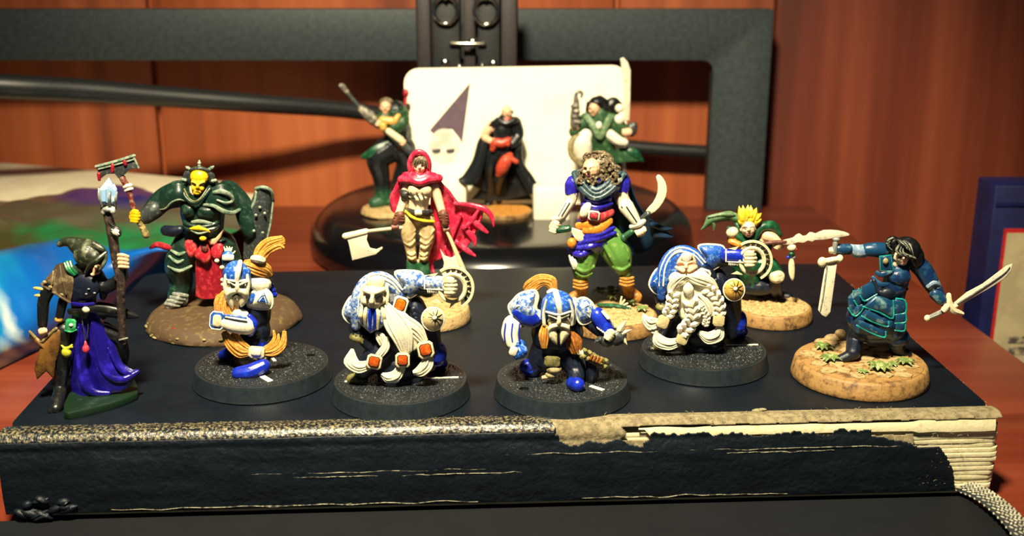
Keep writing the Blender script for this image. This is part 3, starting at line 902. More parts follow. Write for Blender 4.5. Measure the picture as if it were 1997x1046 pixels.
def masked_face(root, F, eyes, mat='bone'):
    for e in eyes:
        p = F.pen('ink'); c0 = sum(a[0] for a in e[:-1]) / 4; c1 = sum(a[1] for a in e[:-1]) / 4
        p.plate([(c0 + (a[0] - c0) * 1.15, c1 + (a[1] - c1) * 1.35) for a in e[:-1]], e[-1] - 12, 3, 2, 14); p.build('eye_slit', root)
# ---------------------------------------------------------------- two crouching dwarves with round blades (same sculpt, other head)
def crouching_dwarf(name, label, crop, cx, front, w, bald):
    C, R = base_of(cx, front, w); zt = T + .41
    root = thing(name, label, 'miniature', C)
    plastic_base(root, C, R)
    F = Fig(C.y - .15, crop)
    mid = 'armor_blue_worn' if not bald else 'armor_blue'
    p = F.pen('suit')
    p.ball(480, 430, 40, 190, 190, 140).ball(420, 260, 0, 150, 120, 130).ball(560, 340, 20, 90, 140, 110)
    p.limb([(620, 430, 30, 120), (670, 540, 20, 62), (660, 640, 40, 45)])
    p.limb([(400, 520, 20, 110), (330, 590, -10, 90), (250, 680, -20, 55)])
    p.ball(470, 640, 40, 170, 110, 120)
    p.limb([(230, 330, 10, 60), (215, 420, -10, 55), (300, 520, -30, 48)])
    p.limb([(500, 160, 10, 80), (600, 150, -20, 60), (720, 150, -50, 45)])
    gz = F.gd(700, 660, zt); p.use('blue_deep').ball(712, 570, 40, 56, 85, 66).limb([(700, 600, gz * .7, 52), (690, 640, gz, 44), (735, 630, gz, 40)])
    p.use('olive').limb([(180, 730, F.gd(180, 740, zt), 38), (235, 725, F.gd(235, 740, zt), 45)])
    p.use('suit').ball(480, 720, 30, 150, 45, 110)
    p.use('olive').ball(215, 475, -40, 55, 30, 35, 10)
    p.build('body', root, voxel=.02)
    # upper armour
    pad(root, F, [(180, 215), (215, 250), (240, 330), (205, 388), (150, 370), (122, 325), (140, 265)], -30, 45, mid, tr=7)
    o = pad(root, F, [(445, 80), (475, 58), (590, 63), (620, 95), (622, 165), (545, 222), (520, 214), (480, 190), (497, 150)], -50, 40, mid, tr=7)
    if bald: triangle(root, F, 185, 295, -78, 34, 20)
    # cowl
    p = F.pen(mid); p.limb([(205, 400, -50, 30), (215, 300, -60, 48), (232, 210, -60, 52), (280, 140, -50, 55), (350, 115, -45, 55), (425, 145, -45, 48), (475, 200, -45, 34)], 5, 12)
    p.ball(330, 210, -30, 110, 115, 90); cw = p.build('cowl', root, voxel=.02)
    for off in (0, 26):
        p = F.pen('trim'); p.limb([(188 + off, 330, -90 - off * .6, 6), (200 + off, 215, -92 - off * .6, 6), (250 + off * .8, 118 + off * .5, -84 - off * .6, 6), (330 + off * .4, 78 + off, -78 - off * .6, 6), (420, 105 + off, -80 - off * .4, 6), (490 - off * .6, 175 + off * .5, -78, 6)], 5, 6); p.build('cowl_trim', cw)
    # arm, fist and blade
    p = F.pen(mid if not bald else 'blue_deep'); p.limb([(625, 130, -70, 46), (690, 130, -85, 46), (742, 136, -95, 42)], 3, 14, .8); g = p.build('vambrace', root)
    p = F.pen('trim')
    for i in range(9): p.ball(648 + i * 11, 186 + (i % 2) * 2, -112, 4, 12, 5)
    p.limb([(640, 172, -112, 4), (742, 176, -125, 4)], 2, 6).limb([(628, 90, -100, 5), (628, 170, -110, 5)], 2, 6); p.build('rivets', g)
    p = F.pen('bone'); p.hand(780, 160, -130, 56, 0); p.build('fist', root, voxel=.016, smooth=1)
    cxs, cys = 800, 165
    def arc(r, a0, a1, n=18, k=1.0): return [(cxs + r * math.cos(math.radians(a0 + (a1 - a0) * i / (n - 1))), cys + r * k * math.sin(math.radians(a0 + (a1 - a0) * i / (n - 1)))) for i in range(n)]
    p = F.pen('bone_dark' if bald else 'bone'); p.prism(arc(134, -125, 66) + [(852, 236)] + arc(80, 60, -128, 14), -100, -84)
    bl = p.build('round_blade', root, bevel=.012)
    p = F.pen('bone'); p.loop(arc(72, 0, 348, 26, 1.1), -112, 7, 1, 6); p.build('blade_groove', bl)
    p = F.pen('bone'); p.loop(arc(82, 0, 348, 26, 1.05), -112, 11, 1, 8); p.build('blade_ring', bl)
    p = F.pen('bone'); p.loop(arc(132, -125, 64, 22) + arc(124, 64, -125, 18), -102, 5, 1, 6); p.build('blade_edge', bl)
    for i in range(9):
        a = -105 + i * 18
        q = [(cxs + rr * math.cos(math.radians(a + da)), cys + rr * math.sin(math.radians(a + da))) for rr, da in ((94, -6), (117, -6), (117, 7), (106, 7), (106, 2), (94, 2))]
        p = F.pen('ink'); p.prism(q, -104, -99); p.build('key_mark', bl)
    for (a, b, c) in (((690, 95), (640, 85), (712, 70)), ((700, 232), (660, 252), (745, 258)), ((760, 70), (735, 42), (790, 58)), ((790, 262), (780, 292), (830, 250))):
        p = F.pen('bone'); p.prism([a, b, c], -100, -86); p.build('blade_spike', bl)
    # chest gem, spoked disc
    clasp(root, F, 478, 268, -110, 46, 52, 18, 'trim', 'gem_orange', 'chest_plate')
    p = F.pen('gold' if bald else 'gold_pale'); p.plate([(680 + 68 * math.cos(math.radians(a)), 356 + 70 * math.sin(math.radians(a))) for a in range(0, 360, 15)], -110, 8, 26, 26); dk = p.build('spoked_disc', root, angle=60)
    p = F.pen('trim'); p.loop([(680 + 69 * math.cos(math.radians(a)), 357 + 71 * math.sin(math.radians(a))) for a in range(0, 360, 15)], -108, 6); p.build('disc_rim', dk)
    p = F.pen('ink')
    for i in range(10):
        a = math.radians(i * 36 + 10); p.limb([(690 + 14 * math.cos(a), 350 + 14 * math.sin(a), -143, 2.6), (687 + 38 * math.cos(a), 352 + 38 * math.sin(a), -136, 2.6), (680 + 62 * math.cos(a), 356 + 63 * math.sin(a), -118, 2.6)], 2, 5)
    p.build('spokes', dk)
    p = F.pen('trim'); p.ball(690, 350, -146, 14, 14, 8); p.build('hub', dk)
    for i in range(3):
        p = F.pen('suit'); p.limb([(560 + i * 8, 300 + i * 28, -80, 22), (610, 330 + i * 26, -70, 20), (640, 330 + i * 34, -50, 14)], 3, 8, .6); p.build('side_plate', root)
    # the white sprue strip in the base slot
    bar_on_base(root, F, (560, 727), (838, 720), .028, zt)
    bar_on_base(root, F, (135, 748), (160, 742), .03, zt)
    if not bald:
        # helmet mask
        p = F.pen('bone'); p.ball(318, 215, -115, 72, 85, 62); p.limb([(258, 180, -150, 16), (312, 196, -172, 15), (375, 172, -150, 16)], 4, 8)
        p.limb([(312, 190, -170, 12), (304, 225, -182, 13), (300, 248, -182, 18)], 3, 8); p.ball(262, 245, -140, 26, 26, 24).ball(362, 240, -140, 28, 26, 24)
        mk = p.build('mask', root, voxel=.014, smooth=1)
        masked_face(mk, F, [[(262, 203), (300, 218), (297, 233), (266, 226), -168], [(322, 216), (365, 200), (362, 220), (324, 232), -168]])
        p = F.pen('bone'); p.plate([(280, 105), (330, 88), (372, 105), (382, 150), (350, 178), (300, 182), (272, 150)], -120, 10, 16, 20, 3); p.build('crest', root)
        for sx in (246, 392):
            p = F.pen('bone'); p.limb([(sx, 150, -110, 10), (sx - 4 + (8 if sx > 300 else 0), 210, -125, 14), (sx, 262, -130, 12)], 3, 8); p.build('cheek_guard', root)
        p = F.pen('armor_blue_worn'); p.plate([(222, 265), (260, 272), (310, 262), (370, 268), (402, 290), (415, 380), (292, 447), (212, 372)], -110, 12, 26, 30); bp = p.build('beard_plate', root, angle=30)
        for (u0, u1, v1, mt) in ((240, 236, 370, 'bone'), (268, 262, 400, 'bone'), (330, 338, 420, 'bone'), (362, 378, 395, 'bone'), (298, 292, 430, 'blue_deep'), (316, 316, 425, 'blue_deep')):
            p = F.pen(mt); p.limb([(u0, 276, -142, 8), ((u0 + u1) / 2 + (-6 if u0 < 300 else 6), 335, -152, 13), (u1, v1, -130, 7)], 4, 7, .6); p.build('beard_ridge', bp)
        p = F.pen('ink'); p.limb([(276, 268, -150, 4), (300, 262, -156, 5), (326, 268, -150, 4)], 2, 6); p.build('mouth', mk)
        # long white beard locks
        p = F.pen('root_white')
        p.limb([(400, 290, -110, 30), (470, 370, -120, 70), (530, 470, -120, 60), (560, 530, -120, 30)], 4, 10, .5)
        p.limb([(480, 380, -110, 30), (580, 440, -110, 35), (625, 500, -110, 25)], 4, 10, .5); bd = p.build('beard', root, voxel=.02)
        for i, (path, n, r) in enumerate((
            ([(385, 270, -140, 22), (440, 370, -158, 55), (490, 460, -165, 58), (515, 560, -150, 34)], 6, 13),
            ([(415, 300, -135, 16), (500, 370, -150, 36), (580, 430, -150, 36), (628, 495, -140, 20)], 5, 12),
            ([(395, 470, -120, 8), (385, 530, -122, 18), (345, 585, -122, 20)], 4, 11),
            ([(330, 440, -100, 6), (355, 470, -105, 22), (372, 510, -105, 20)], 4, 10),
            ([(292, 640, -130, 22), (220, 655, -135, 30), (170, 615, -130, 34), (180, 545, -120, 6)], 5, 11),
            ([(485, 655, -130, 24), (455, 705, -135, 28), (400, 720, -130, 26), (362, 700, -126, 8)], 5, 11),
            ([(655, 590, -135, 26), (640, 640, -140, 34), (600, 680, -135, 26), (560, 690, -130, 10)], 5, 11))):
            p = F.pen('hair_white'); p.strands(path, n, 1.0, r, .8, seed=i); p.build('beard_lock', bd)
        p = F.pen('root_white'); p.limb([(540, 520, -120, 30), (500, 580, -120, 26)], 2, 8, .6); p.build('lock_root', bd)
        for (u, v, w_, h_, ro) in ((316, 622, 48, 46, 12), (492, 612, 46, 46, 0), (634, 548, 52, 52, -12)):
            clasp(root, F, u, v, -145, w_, h_, ro, 'bone', 'gem_red')
    else:
        p = F.pen('skin'); p.face(364, 200, -75, 92, 0, 0)
        p.limb([(300, 208, -140, 12), (345, 232, -165, 14)], 3, 8); p.limb([(430, 205, -140, 12), (385, 232, -165, 14)], 3, 8)
        hd = p.build('head', root, voxel=.016, smooth=1)
        eyes_mouth(F, 364, 225, -80, 92, 0, hd, False)
        p = F.pen('trim'); p.plate([(340, 115), (390, 110), (408, 135), (372, 188), (330, 150)], -145, 5, 10, 14, 3); p.build('forehead_band', hd)
        p = F.pen('root_white'); p.ball(410, 380, -90, 150, 120, 60).ball(420, 490, -90, 110, 100, 50); bd = p.build('beard', root, voxel=.02)
        p = F.pen('hair_white'); p.ball(310, 285, -130, 62, 50, 50).ball(440, 275, -130, 80, 50, 50).ball(500, 330, -110, 60, 60, 40).ball(290, 350, -110, 40, 70, 40)
        p.build('beard_top', bd, voxel=.02)
        for i, path in enumerate(([(360, 265, -175, 10), (310, 290, -178, 22), (270, 340, -160, 20), (255, 400, -140, 6)], [(375, 265, -175, 10), (440, 285, -178, 26), (520, 310, -160, 24), (570, 350, -140, 6)],
                                  [(450, 390, -150, 12), (500, 430, -158, 22), (530, 500, -150, 18), (500, 540, -140, 6)])):
            p = F.pen('hair_white'); p.strands(path, 4, 1.0, 15, .8, seed=i + 20); p.build('beard_lock', bd)
        p = F.pen('hair_white'); p.plate([(378, 305), (415, 345), (405, 385), (380, 402), (352, 380), (345, 340)], -170, 8, 14, 20, 3); p.build('beard_knot', bd)
        for path, w_ in (([(300, 345, -150), (278, 400, -150), (270, 470, -145), (235, 530, -140)], 52), ([(380, 400, -165), (405, 460, -165), (410, 540, -160), (375, 600, -150), (335, 640, -145)], 62),
                         ([(470, 330, -150), (545, 380, -150), (580, 450, -145), (585, 530, -140)], 52), ([(460, 440, -150), (470, 480, -150), (500, 540, -145), (490, 590, -140)], 30)):
            braid(F, path, w_).build('beard_braid', bd)
        for i, (path, n, r) in enumerate((
            ([(190, 570, -135, 16), (130, 580, -138, 32), (95, 550, -130, 18), (85, 520, -125, 4)], 4, 14),
            ([(190, 590, -130, 16), (150, 610, -135, 26), (110, 600, -128, 10)], 3, 14),
            ([(320, 700, -140, 24), (250, 715, -145, 30), (180, 690, -138, 32), (165, 630, -130, 8)], 5, 13),
            ([(590, 600, -140, 18), (575, 650, -142, 34), (510, 675, -138, 32), (450, 640, -130, 12)], 5, 14))):
            p = F.pen('hair_white'); p.strands(path, n, 1.0, r, .8, seed=i + 40); p.build('beard_lock', bd)
        for (u, v, ro) in ((212, 568, 20), (340, 676, 20), (580, 556, 5)):
            clasp(root, F, u, v, -150, 40, 42, ro, 'gold_pale', None)
        hole_on_base(root, F, 150, 748, .1, zt)
    return root
crouching_dwarf('dwarf_miniature', 'crouching dwarf miniature with blue mask, loose white beard and orange gems', (630, 510, 3.171), 782, 826, 271, False)
crouching_dwarf('dwarf_miniature', 'crouching bare-faced dwarf miniature with plaited white beard, on black base', (1230, 460, 3.376), 1371, 757, 252, True)

# ---------------------------------------------------------------- dwarf with ponytail and spiked fist
def ponytail_dwarf():
    C, R = base_of(1096, 822, 267); zt = T + .41
    root = thing('dwarf_miniature', 'charging dwarf miniature with orange topknot and spiked metal fist', 'miniature', C)
    plastic_base(root, C, R); F = Fig(C.y - .1, (940, 520, 3.269))
    p = F.pen('suit')
    p.ball(480, 420, 30, 170, 170, 140).ball(300, 270, 20, 110, 100, 100).ball(640, 290, 10, 90, 90, 90).ball(440, 560, 40, 130, 130, 110)
    p.limb([(400, 520, 40, 90), (350, 610, 50, 70), (320, 660, 60, 60)])
    p.limb([(540, 540, 0, 90), (590, 640, -40, 70), (600, 700, -60, 60)])
    p.ball(690, 660, 20, 60, 70, 60)
    p.limb([(250, 330, 10, 60), (200, 370, -10, 50), (190, 440, -30, 46)]).limb([(690, 340, -10, 60), (760, 400, -40, 55), (830, 450, -60, 45)])
    p.use('blue_deep').limb([(320, 650, 50, 62), (290, 640, 40, 55)]).ball(590, 620, -30, 60, 50, 60)
    gq = F.gd(600, 790, zt); p.use('suit').limb([(595, 660, -50, 64), (600, 705, gq * .5, 54), (598, 735, gq + 50, 44)], 3, 10).use('blue_deep')
    p.limb([(580, 745, F.gd(600, 790, zt) + 40, 46), (610, 755, F.gd(600, 790, zt) - 10, 48)])
    p.build('body', root, voxel=.02)
    o = pad(root, F, [(195, 220), (240, 175), (320, 152), (345, 170), (338, 250), (386, 310), (372, 362), (320, 385), (240, 362), (188, 310), (170, 255)], -50, 55, 'armor_blue_worn', tr=8)
    p = F.pen('blue_deep'); p.plate([(190, 290), (250, 270), (330, 290), (372, 345), (320, 375), (240, 352)], -92, 4, 8, 20, 3); p.build('pad_band', o)
    triangle(o, F, 228, 232, -104, 40, 5)
    o = pad(root, F, [(600, 225), (650, 200), (700, 232), (722, 290), (700, 345), (640, 368), (606, 330)], -60, 35, 'armor_blue_worn', tr=8)
    triangle(o, F, 668, 268, -100, 30, 30); triangle(o, F, 680, 302, -96, 24, 40)
    p = F.pen('bone'); p.limb([(335, 150, -30, 16), (350, 200, -50, 16), (340, 270, -60, 15), (380, 330, -80, 14)], 4, 8); p.build('collar', root)
    p = F.pen('bone'); p.limb([(590, 210, -40, 16), (585, 280, -70, 18), (580, 360, -80, 16)], 4, 8); p.build('collar', root)
    # left forearm and fist
    p = F.pen('gauntlet_white'); p.limb([(195, 370, -60, 62), (180, 430, -80, 58), (190, 480, -95, 46)], 4, 14, .8); g = p.build('gauntlet', root)
    for u0, u1 in ((150, 140), (195, 186), (240, 232)):
        p = F.pen('blue_deep'); p.limb([(u0, 365, -108, 5), (u1 + 2, 430, -126, 5), (u1 + 8, 480, -130, 5)], 3, 6); p.build('gauntlet_line', g)
    p = F.pen('armor_blue'); p.hand(232, 545, -100, 52, 60); p.limb([(175, 500, -95, 26), (240, 490, -100, 28), (262, 500, -90, 20)], 3, 8); h = p.build('fist', root, voxel=.016, smooth=1)
    clasp(h, F, 200, 540, -145, 26, 30, 20, 'trim', None, 'knuckle_plate')
    # right forearm and spiked gauntlet
    p = F.pen('blue_deep'); p.limb([(735, 310, -60, 50), (775, 370, -80, 52), (800, 410, -95, 44)], 3, 12); g = p.build('vambrace', root)
    p = F.pen('trim')
    for i in range(5): p.ball(738 + i * 13, 395 + i * 9, -132, 4, 13, 5, -30)
    p.limb([(770, 290, -100, 10), (805, 330, -115, 12)], 3, 8); p.build('rivets', g)
    p = F.pen('steel_dark'); p.ball(855, 445, -95, 72, 62, 60, -25).ball(800, 470, -100, 60, 42, 50); gl = p.build('spiked_gauntlet', root, voxel=.02)
    p = F.pen('bone'); p.hand(808, 440, -135, 40, 35); p.build('fist', root, voxel=.016, smooth=1)
    def spike(u0, v0, u1, v1, r, d=-120, d1=-125, mt='bone'):
        p = F.pen(mt); p.limb([(u0, v0, d, r), (u1, v1, d1, 1)], 1, 8); p.build('spike', gl)
    for a in ((880, 400, 922, 340, 26), (895, 425, 955, 402, 20), (900, 460, 925, 500, 18), (830, 495, 800, 520, 20), (750, 465, 712, 488, 22), (735, 470, 740, 450, 16), (850, 380, 838, 350, 16)):
        spike(*a, mt='bone' if a[0] > 820 else 'steel_dark')
    # helmet, mask, beard
    p = F.pen('armor_blue'); p.ball(482, 245, -80, 104, 92, 100); p.limb([(395, 260, -90, 20), (392, 330, -90, 22)], 2, 8); p.limb([(572, 250, -90, 20), (575, 330, -90, 22)], 2, 8); hm = p.build('helmet', root, voxel=.02)
    p = F.pen('trim'); p.limb([(470, 168, -150, 18), (482, 210, -180, 19), (492, 260, -190, 18), (498, 300, -185, 14)], 4, 8, .6); p.build('crest', hm)
    for s_ in (-1, 1):
        p = F.pen('trim'); p.limb([(484 + s_ * 74, 215, -145, 7), (486 + s_ * 92, 290, -130, 10), (484 + s_ * 88, 370, -120, 12)], 4, 8); p.build('helmet_rim', hm)
    p = F.pen('trim'); p.limb([(410, 290, -160, 7), (490, 308, -188, 8), (565, 288, -160, 7)], 4, 8); p.build('brow_rim', hm)
    p = F.pen('bone'); p.ball(490, 350, -110, 72, 62, 60); p.limb([(490, 305, -178, 11), (492, 345, -196, 13), (490, 360, -190, 17)], 3, 8)
    p.limb([(430, 312, -160, 10), (470, 330, -178, 8)], 2, 7).limb([(550, 308, -160, 10), (508, 328, -178, 8)], 2, 7)
    p.limb([(490, 372, -184, 14), (440, 388, -176, 17), (424, 432, -158, 10)], 4, 8).limb([(492, 372, -184, 14), (540, 386, -176, 17), (552, 424, -158, 10)], 4, 8)
    p.plate([(412, 385), (470, 378), (483, 430), (480, 502), (452, 486), (426, 455)], -152, 14, 16, 30).plate([(497, 385), (562, 372), (560, 432), (528, 474), (500, 508), (493, 430)], -152, 14, 16, 30)
    mk = p.build('mask', root, voxel=.014, smooth=1)
    masked_face(mk, F, [[(434, 322), (472, 336), (470, 352), (442, 346), -168], [(508, 334), (545, 320), (540, 344), (510, 352), -168]])
    p = F.pen('ink'); p.limb([(488, 410, -168, 5), (487, 450, -160, 7), (488, 485, -150, 4)], 3, 6); p.build('mouth', mk)
    # hair
    p = F.pen('root_orange'); p.limb([(452, 150, -20, 26), (430, 105, -10, 30), (370, 90, 0, 30), (300, 130, 0, 26)], 4, 8); hr = p.build('topknot', root, voxel=.02)
    p = F.pen('hair_orange'); p.strands([(455, 160, -40, 22), (440, 100, -45, 36), (375, 88, -45, 34), (310, 125, -40, 38), (280, 150, -30, 26)], 7, 1.0, 10, .9, seed=5); p.build('topknot_lock', hr)
    p = F.pen('trim'); p.limb([(425, 165, -70, 14), (450, 155, -75, 16), (478, 160, -70, 14)], 3, 8); p.build('hair_tie', hr)
    p = F.pen('hair_orange'); p.strands([(405, 380, -120, 20), (395, 440, -125, 26), (395, 520, -115, 14)], 4, 1.0, 12, .8, seed=8); p.build('side_lock', root)
    p = F.pen('hair_brown'); p.strands([(560, 420, -110, 16), (585, 480, -125, 40), (600, 550, -120, 26)], 5, 1.0, 14, .8, seed=9); sl = p.build('side_lock', root)
    braid(F, [(620, 545, -120), (680, 570, -115), (730, 600, -105), (785, 620, -95)], 42, 'olive').build('hair_braid', sl)
    p = F.pen('hair_brown')
    for i in range(4): p.limb([(690 + i * 20, 590 + i * 8, -140, 9), (705 + i * 20, 565 + i * 8, -140, 7)], 2, 6)
    p.build('braid_band', sl)
    clasp(root, F, 448, 606, -125, 52, 34, 4, 'olive', None, 'belt_buckle')
    p = F.pen('bone_dark'); p.ball(458, 655, -105, 52, 28, 40).ball(440, 690, -100, 40, 22, 34); p.build('hanging_fur', root, voxel=.02)
    p = F.pen('skin'); p.limb([(390, 708, -100, 12), (430, 700, -110, 14), (470, 690, -105, 12)], 3, 7); p.build('lock_tip', root)
    p = F.pen('suit'); p.limb([(690, 600, -60, 34), (700, 680, -70, 40), (690, 740, -50, 30)], 3, 9); p.build('hanging_tail', root)
    hole_on_base(root, F, 268, 780, .11, zt)
    bar_on_base(root, F, (690, 765), (775, 792), .05, zt)
ponytail_dwarf()

# ---------------------------------------------------------------- dwarf with folded arm and raised hand
def folded_arm_dwarf():
    C, R = base_of(513, 792, 268); zt = T + .41
    root = thing('dwarf_miniature', 'dwarf miniature with forearm across chest and long orange ponytail', 'miniature', C)
    plastic_base(root, C, R); F = Fig(C.y - .1, (370, 440, 2.8276))
    p = F.pen('suit')
    p.ball(360, 470, 20, 90, 130, 90).ball(350, 340, 20, 85, 80, 80).ball(385, 570, 20, 62, 90, 70).ball(330, 660, 10, 80, 80, 70)
    p.limb([(370, 640, 0, 60), (380, 720, -20, 50)]).limb([(320, 640, 40, 55), (240, 690, 70, 40)])
    p.limb([(340, 330, 30, 50), (280, 275, 45, 42), (230, 235, 45, 34), (207, 205, 42, 28), (208, 185, 38, 24)])
    p.use('blue_deep').limb([(270, 815, F.gd(280, 845, zt) + 30, 38), (340, 805, F.gd(280, 845, zt) + 40, 46), (405, 775, F.gd(280, 845, zt) + 60, 40)])
    p.limb([(185, 715, F.gd(200, 735, zt), 30), (225, 700, F.gd(220, 735, zt) + 10, 36)]).ball(370, 650, -10, 46, 30, 40)
    p.build('body', root, voxel=.02)
    p = F.pen('bone_dark'); p.limb([(300, 745, -40, 26), (350, 735, -45, 28), (400, 735, -35, 24)], 3, 9); p.build('boot_cuff', root)
    # pads on the viewer's right
    p = F.pen('armor_white'); p.ball(385, 315, -20, 68, 52, 60, 20); p.build('shoulder_cap', root, voxel=.02)
    o = pad(root, F, [(325, 385), (372, 356), (420, 352), (452, 385), (455, 445), (420, 462), (350, 458), (318, 440)], -55, 35, 'armor_white', tr=6)
    triangle(o, F, 405, 405, -97, 34, 8, 'armor_blue', 4); triangle(o, F, 404, 408, -99, 13, 8, 'armor_blue', 6)
    p = F.pen('armor_blue'); p.plate([(322, 400), (350, 370), (365, 395), (345, 430), (322, 430)], -84, 4, 6, 12, 2); p.build('pad_patch', o)
    for i in range(5):
        p = F.pen('blue_deep'); p.limb([(405 + i * 11, 290 + i * 22, 10, 16), (430 + i * 9, 285 + i * 24, 20, 18)], 2, 8); p.build('back_plate', root)
    # arm across the chest
    p = F.pen('gauntlet_white'); p.limb([(315, 552, -105, 52), (250, 545, -120, 50), (185, 530, -125, 42)], 4, 16, .8); g = p.build('gauntlet', root)
    p = F.pen('blue_deep'); p.limb([(330, 500, -100, 14), (352, 545, -100, 26), (335, 595, -95, 20)], 4, 9); p.build('elbow_guard', g)
    p = F.pen('armor_blue'); p.limb([(310, 512, -150, 6), (250, 500, -162, 7), (190, 495, -158, 6)], 4, 7); p.build('gauntlet_line', g)
    p = F.pen('armor_blue'); p.plate(octo(150, 525, 44, 52, 6), -135, 14, 8, 50); hb = p.build('cuff', root, bevel=.02)
    p = F.pen('bone'); p.plate(octo(150, 527, 24, 34, 6), -154, 5, 4, 6); p.build('cuff_plate', hb)
    p = F.pen('trim'); p.loop(octo(150, 525, 38, 47, 6), -150, 4); p.build('cuff_trim', hb)
    p = F.pen('trim'); p.limb([(255, 480, -90, 22), (300, 490, -85, 26)], 3, 8); p.build('fist', root)
    # raised hand
    p = F.pen('armor_blue'); p.limb([(205, 215, 40, 26), (208, 185, 38, 32), (212, 170, 38, 34)], 3, 12, .7); cf = p.build('raised_cuff', root)
    p = F.pen('trim'); p.plate(octo(212, 178, 34, 18, 0), 14, 5, 6, 10); p.build('cuff_plate', cf)
    p = F.pen('bone'); p.hand(212, 158, 40, 26, -90, True); p.build('raised_hand', root, voxel=.014, smooth=1)
    p = F.pen('bone')
    for (u, v) in ((150, 195), (178, 232), (182, 300), (185, 325)): p.ball(u, v, 20, 14, 12, 12)
    p.build('studs', root)
    # helmet
    p = F.pen('armor_blue'); p.ball(258, 262, -70, 70, 68, 70); p.limb([(200, 255, -80, 18), (200, 310, -80, 18)], 2, 8).limb([(318, 250, -80, 18), (322, 320, -80, 18)], 2, 8); hm = p.build('helmet', root, voxel=.02)
    p = F.pen('trim'); p.limb([(278, 198, -100, 12), (272, 230, -135, 14), (264, 270, -145, 15), (260, 305, -142, 12)], 4, 8, .6); p.build('crest', hm)
    for s_ in (-1, 1):
        p = F.pen('trim'); p.limb([(258 + s_ * 60, 275, -115, 8), (258 + s_ * 64, 330, -110, 12), (258 + s_ * 58, 375, -105, 10)], 4, 8); p.build('cheek_guard', hm)
    p = F.pen('trim'); p.limb([(196, 295, -110, 6), (255, 308, -142, 7), (325, 298, -110, 6)], 4, 7); p.build('brow_rim', hm)
    p = F.pen('bone'); p.ball(262, 345, -85, 55, 55, 50); p.limb([(262, 305, -138, 9), (262, 335, -150, 11), (262, 350, -146, 14)], 3, 8)
    p.limb([(215, 312, -125, 9), (250, 330, -138, 7)], 2, 7).limb([(312, 310, -125, 9), (275, 328, -138, 7)], 2, 7)
    p.plate([(200, 350), (240, 365), (248, 400), (238, 462), (205, 420)], -105, 12, 16, 20, 2).plate([(325, 345), (275, 365), (262, 400), (282, 452), (318, 415)], -105, 12, 16, 20, 2)
    p.limb([(262, 358, -142, 14), (222, 368, -130, 22), (212, 400, -115, 18)], 4, 8).limb([(262, 358, -142, 14), (300, 366, -130, 22), (310, 395, -115, 18)], 4, 8)
    mk = p.build('mask', root, voxel=.013, smooth=1)
    masked_face(mk, F, [[(222, 320), (252, 338), (246, 350), (228, 340), -128], [(272, 338), (305, 322), (298, 342), (276, 350), -128]])
    p = F.pen('ink'); p.limb([(240, 392, -128, 4), (256, 378, -134, 6), (270, 388, -128, 4)], 3, 6); p.build('mouth', mk)
    # orange hair
    p = F.pen('root_orange'); p.limb([(165, 400, -70, 26), (180, 470, -75, 30), (220, 480, -75, 30)], 4, 9, .6); bd = p.build('beard', root, voxel=.02)
    for i, (path, n, r) in enumerate((([(190, 365, -85, 8), (165, 420, -95, 26), (165, 480, -95, 26)], 5, 9), ([(210, 410, -95, 8), (215, 450, -100, 30), (230, 490, -100, 34)], 5, 9),
        ([(190, 590, -100, 14), (225, 650, -110, 28), (280, 695, -110, 30), (330, 700, -105, 18)], 5, 10), ([(240, 600, -100, 20), (270, 650, -110, 26), (330, 690, -105, 16)], 4, 10),
        ([(395, 700, -115, 14), (460, 690, -115, 12), (515, 650, -110, 12), (522, 585, -100, 8)], 3, 9), ([(395, 690, -112, 8), (440, 675, -112, 10), (485, 640, -108, 10), (490, 600, -100, 6)], 2, 8),
        ([(400, 680, -112, 6), (445, 655, -110, 8), (468, 620, -105, 8), (462, 580, -100, 5)], 2, 8), ([(400, 712, -115, 6), (470, 710, -112, 8), (520, 670, -108, 8), (530, 620, -100, 5)], 2, 8))):
        p = F.pen('hair_orange'); p.strands(path, n, 1.0, r, .9, seed=i + 60); p.build('beard_lock', bd)
    p = F.pen('hair_brown'); p.limb([(220, 640, -90, 26), (280, 680, -95, 24), (330, 695, -95, 16)], 4, 8, .6); p.build('lock_root', bd)
    clasp(root, F, 368, 700, -125, 46, 34, 4, 'bone', None)
    p = F.pen('trim'); p.plate(octo(366, 700, 28, 20, 4), -140, 4, 4, 4); p.build('clasp_plate', root)
    p = F.pen('hair_brown'); p.limb([(320, 225, -40, 30), (380, 235, -30, 42), (430, 260, -10, 20), (450, 272, 0, 8)], 4, 10, .8); pt = p.build('ponytail', root, voxel=.02)
    for i, (path, n, r) in enumerate((([(300, 210, -60, 16), (360, 225, -75, 36), (420, 250, -55, 30), (452, 275, -30, 8)], 6, 10), ([(372, 200, -60, 22), (395, 150, -60, 34), (440, 105, -55, 34), (515, 80, -45, 22)], 6, 10), ([(385, 190, -60, 8), (430, 140, -58, 14), (490, 110, -50, 16), (518, 125, -46, 6)], 3, 9))):
        p = F.pen('hair_orange'); p.strands(path, n, 1.0, r, .9, seed=i + 80); p.build('ponytail_lock', pt)
    p = F.pen('hair_brown'); p.limb([(378, 195, -40, 22), (400, 150, -40, 26), (450, 105, -35, 22), (500, 90, -32, 10)], 4, 8, .7); p.build('lock_root', pt)
    p = F.pen('bone'); p.limb([(352, 182, -70, 18), (378, 186, -80, 22), (402, 192, -70, 18)], 3, 8); p.build('hair_tie', pt)
    hole_on_base(root, F, 668, 716, .1, zt)
    bar_on_base(root, F, (400, 835), (445, 862), .07, zt)
    bar_on_base(root, F, (455, 735), (470, 750), .04, zt)
folded_arm_dwarf()
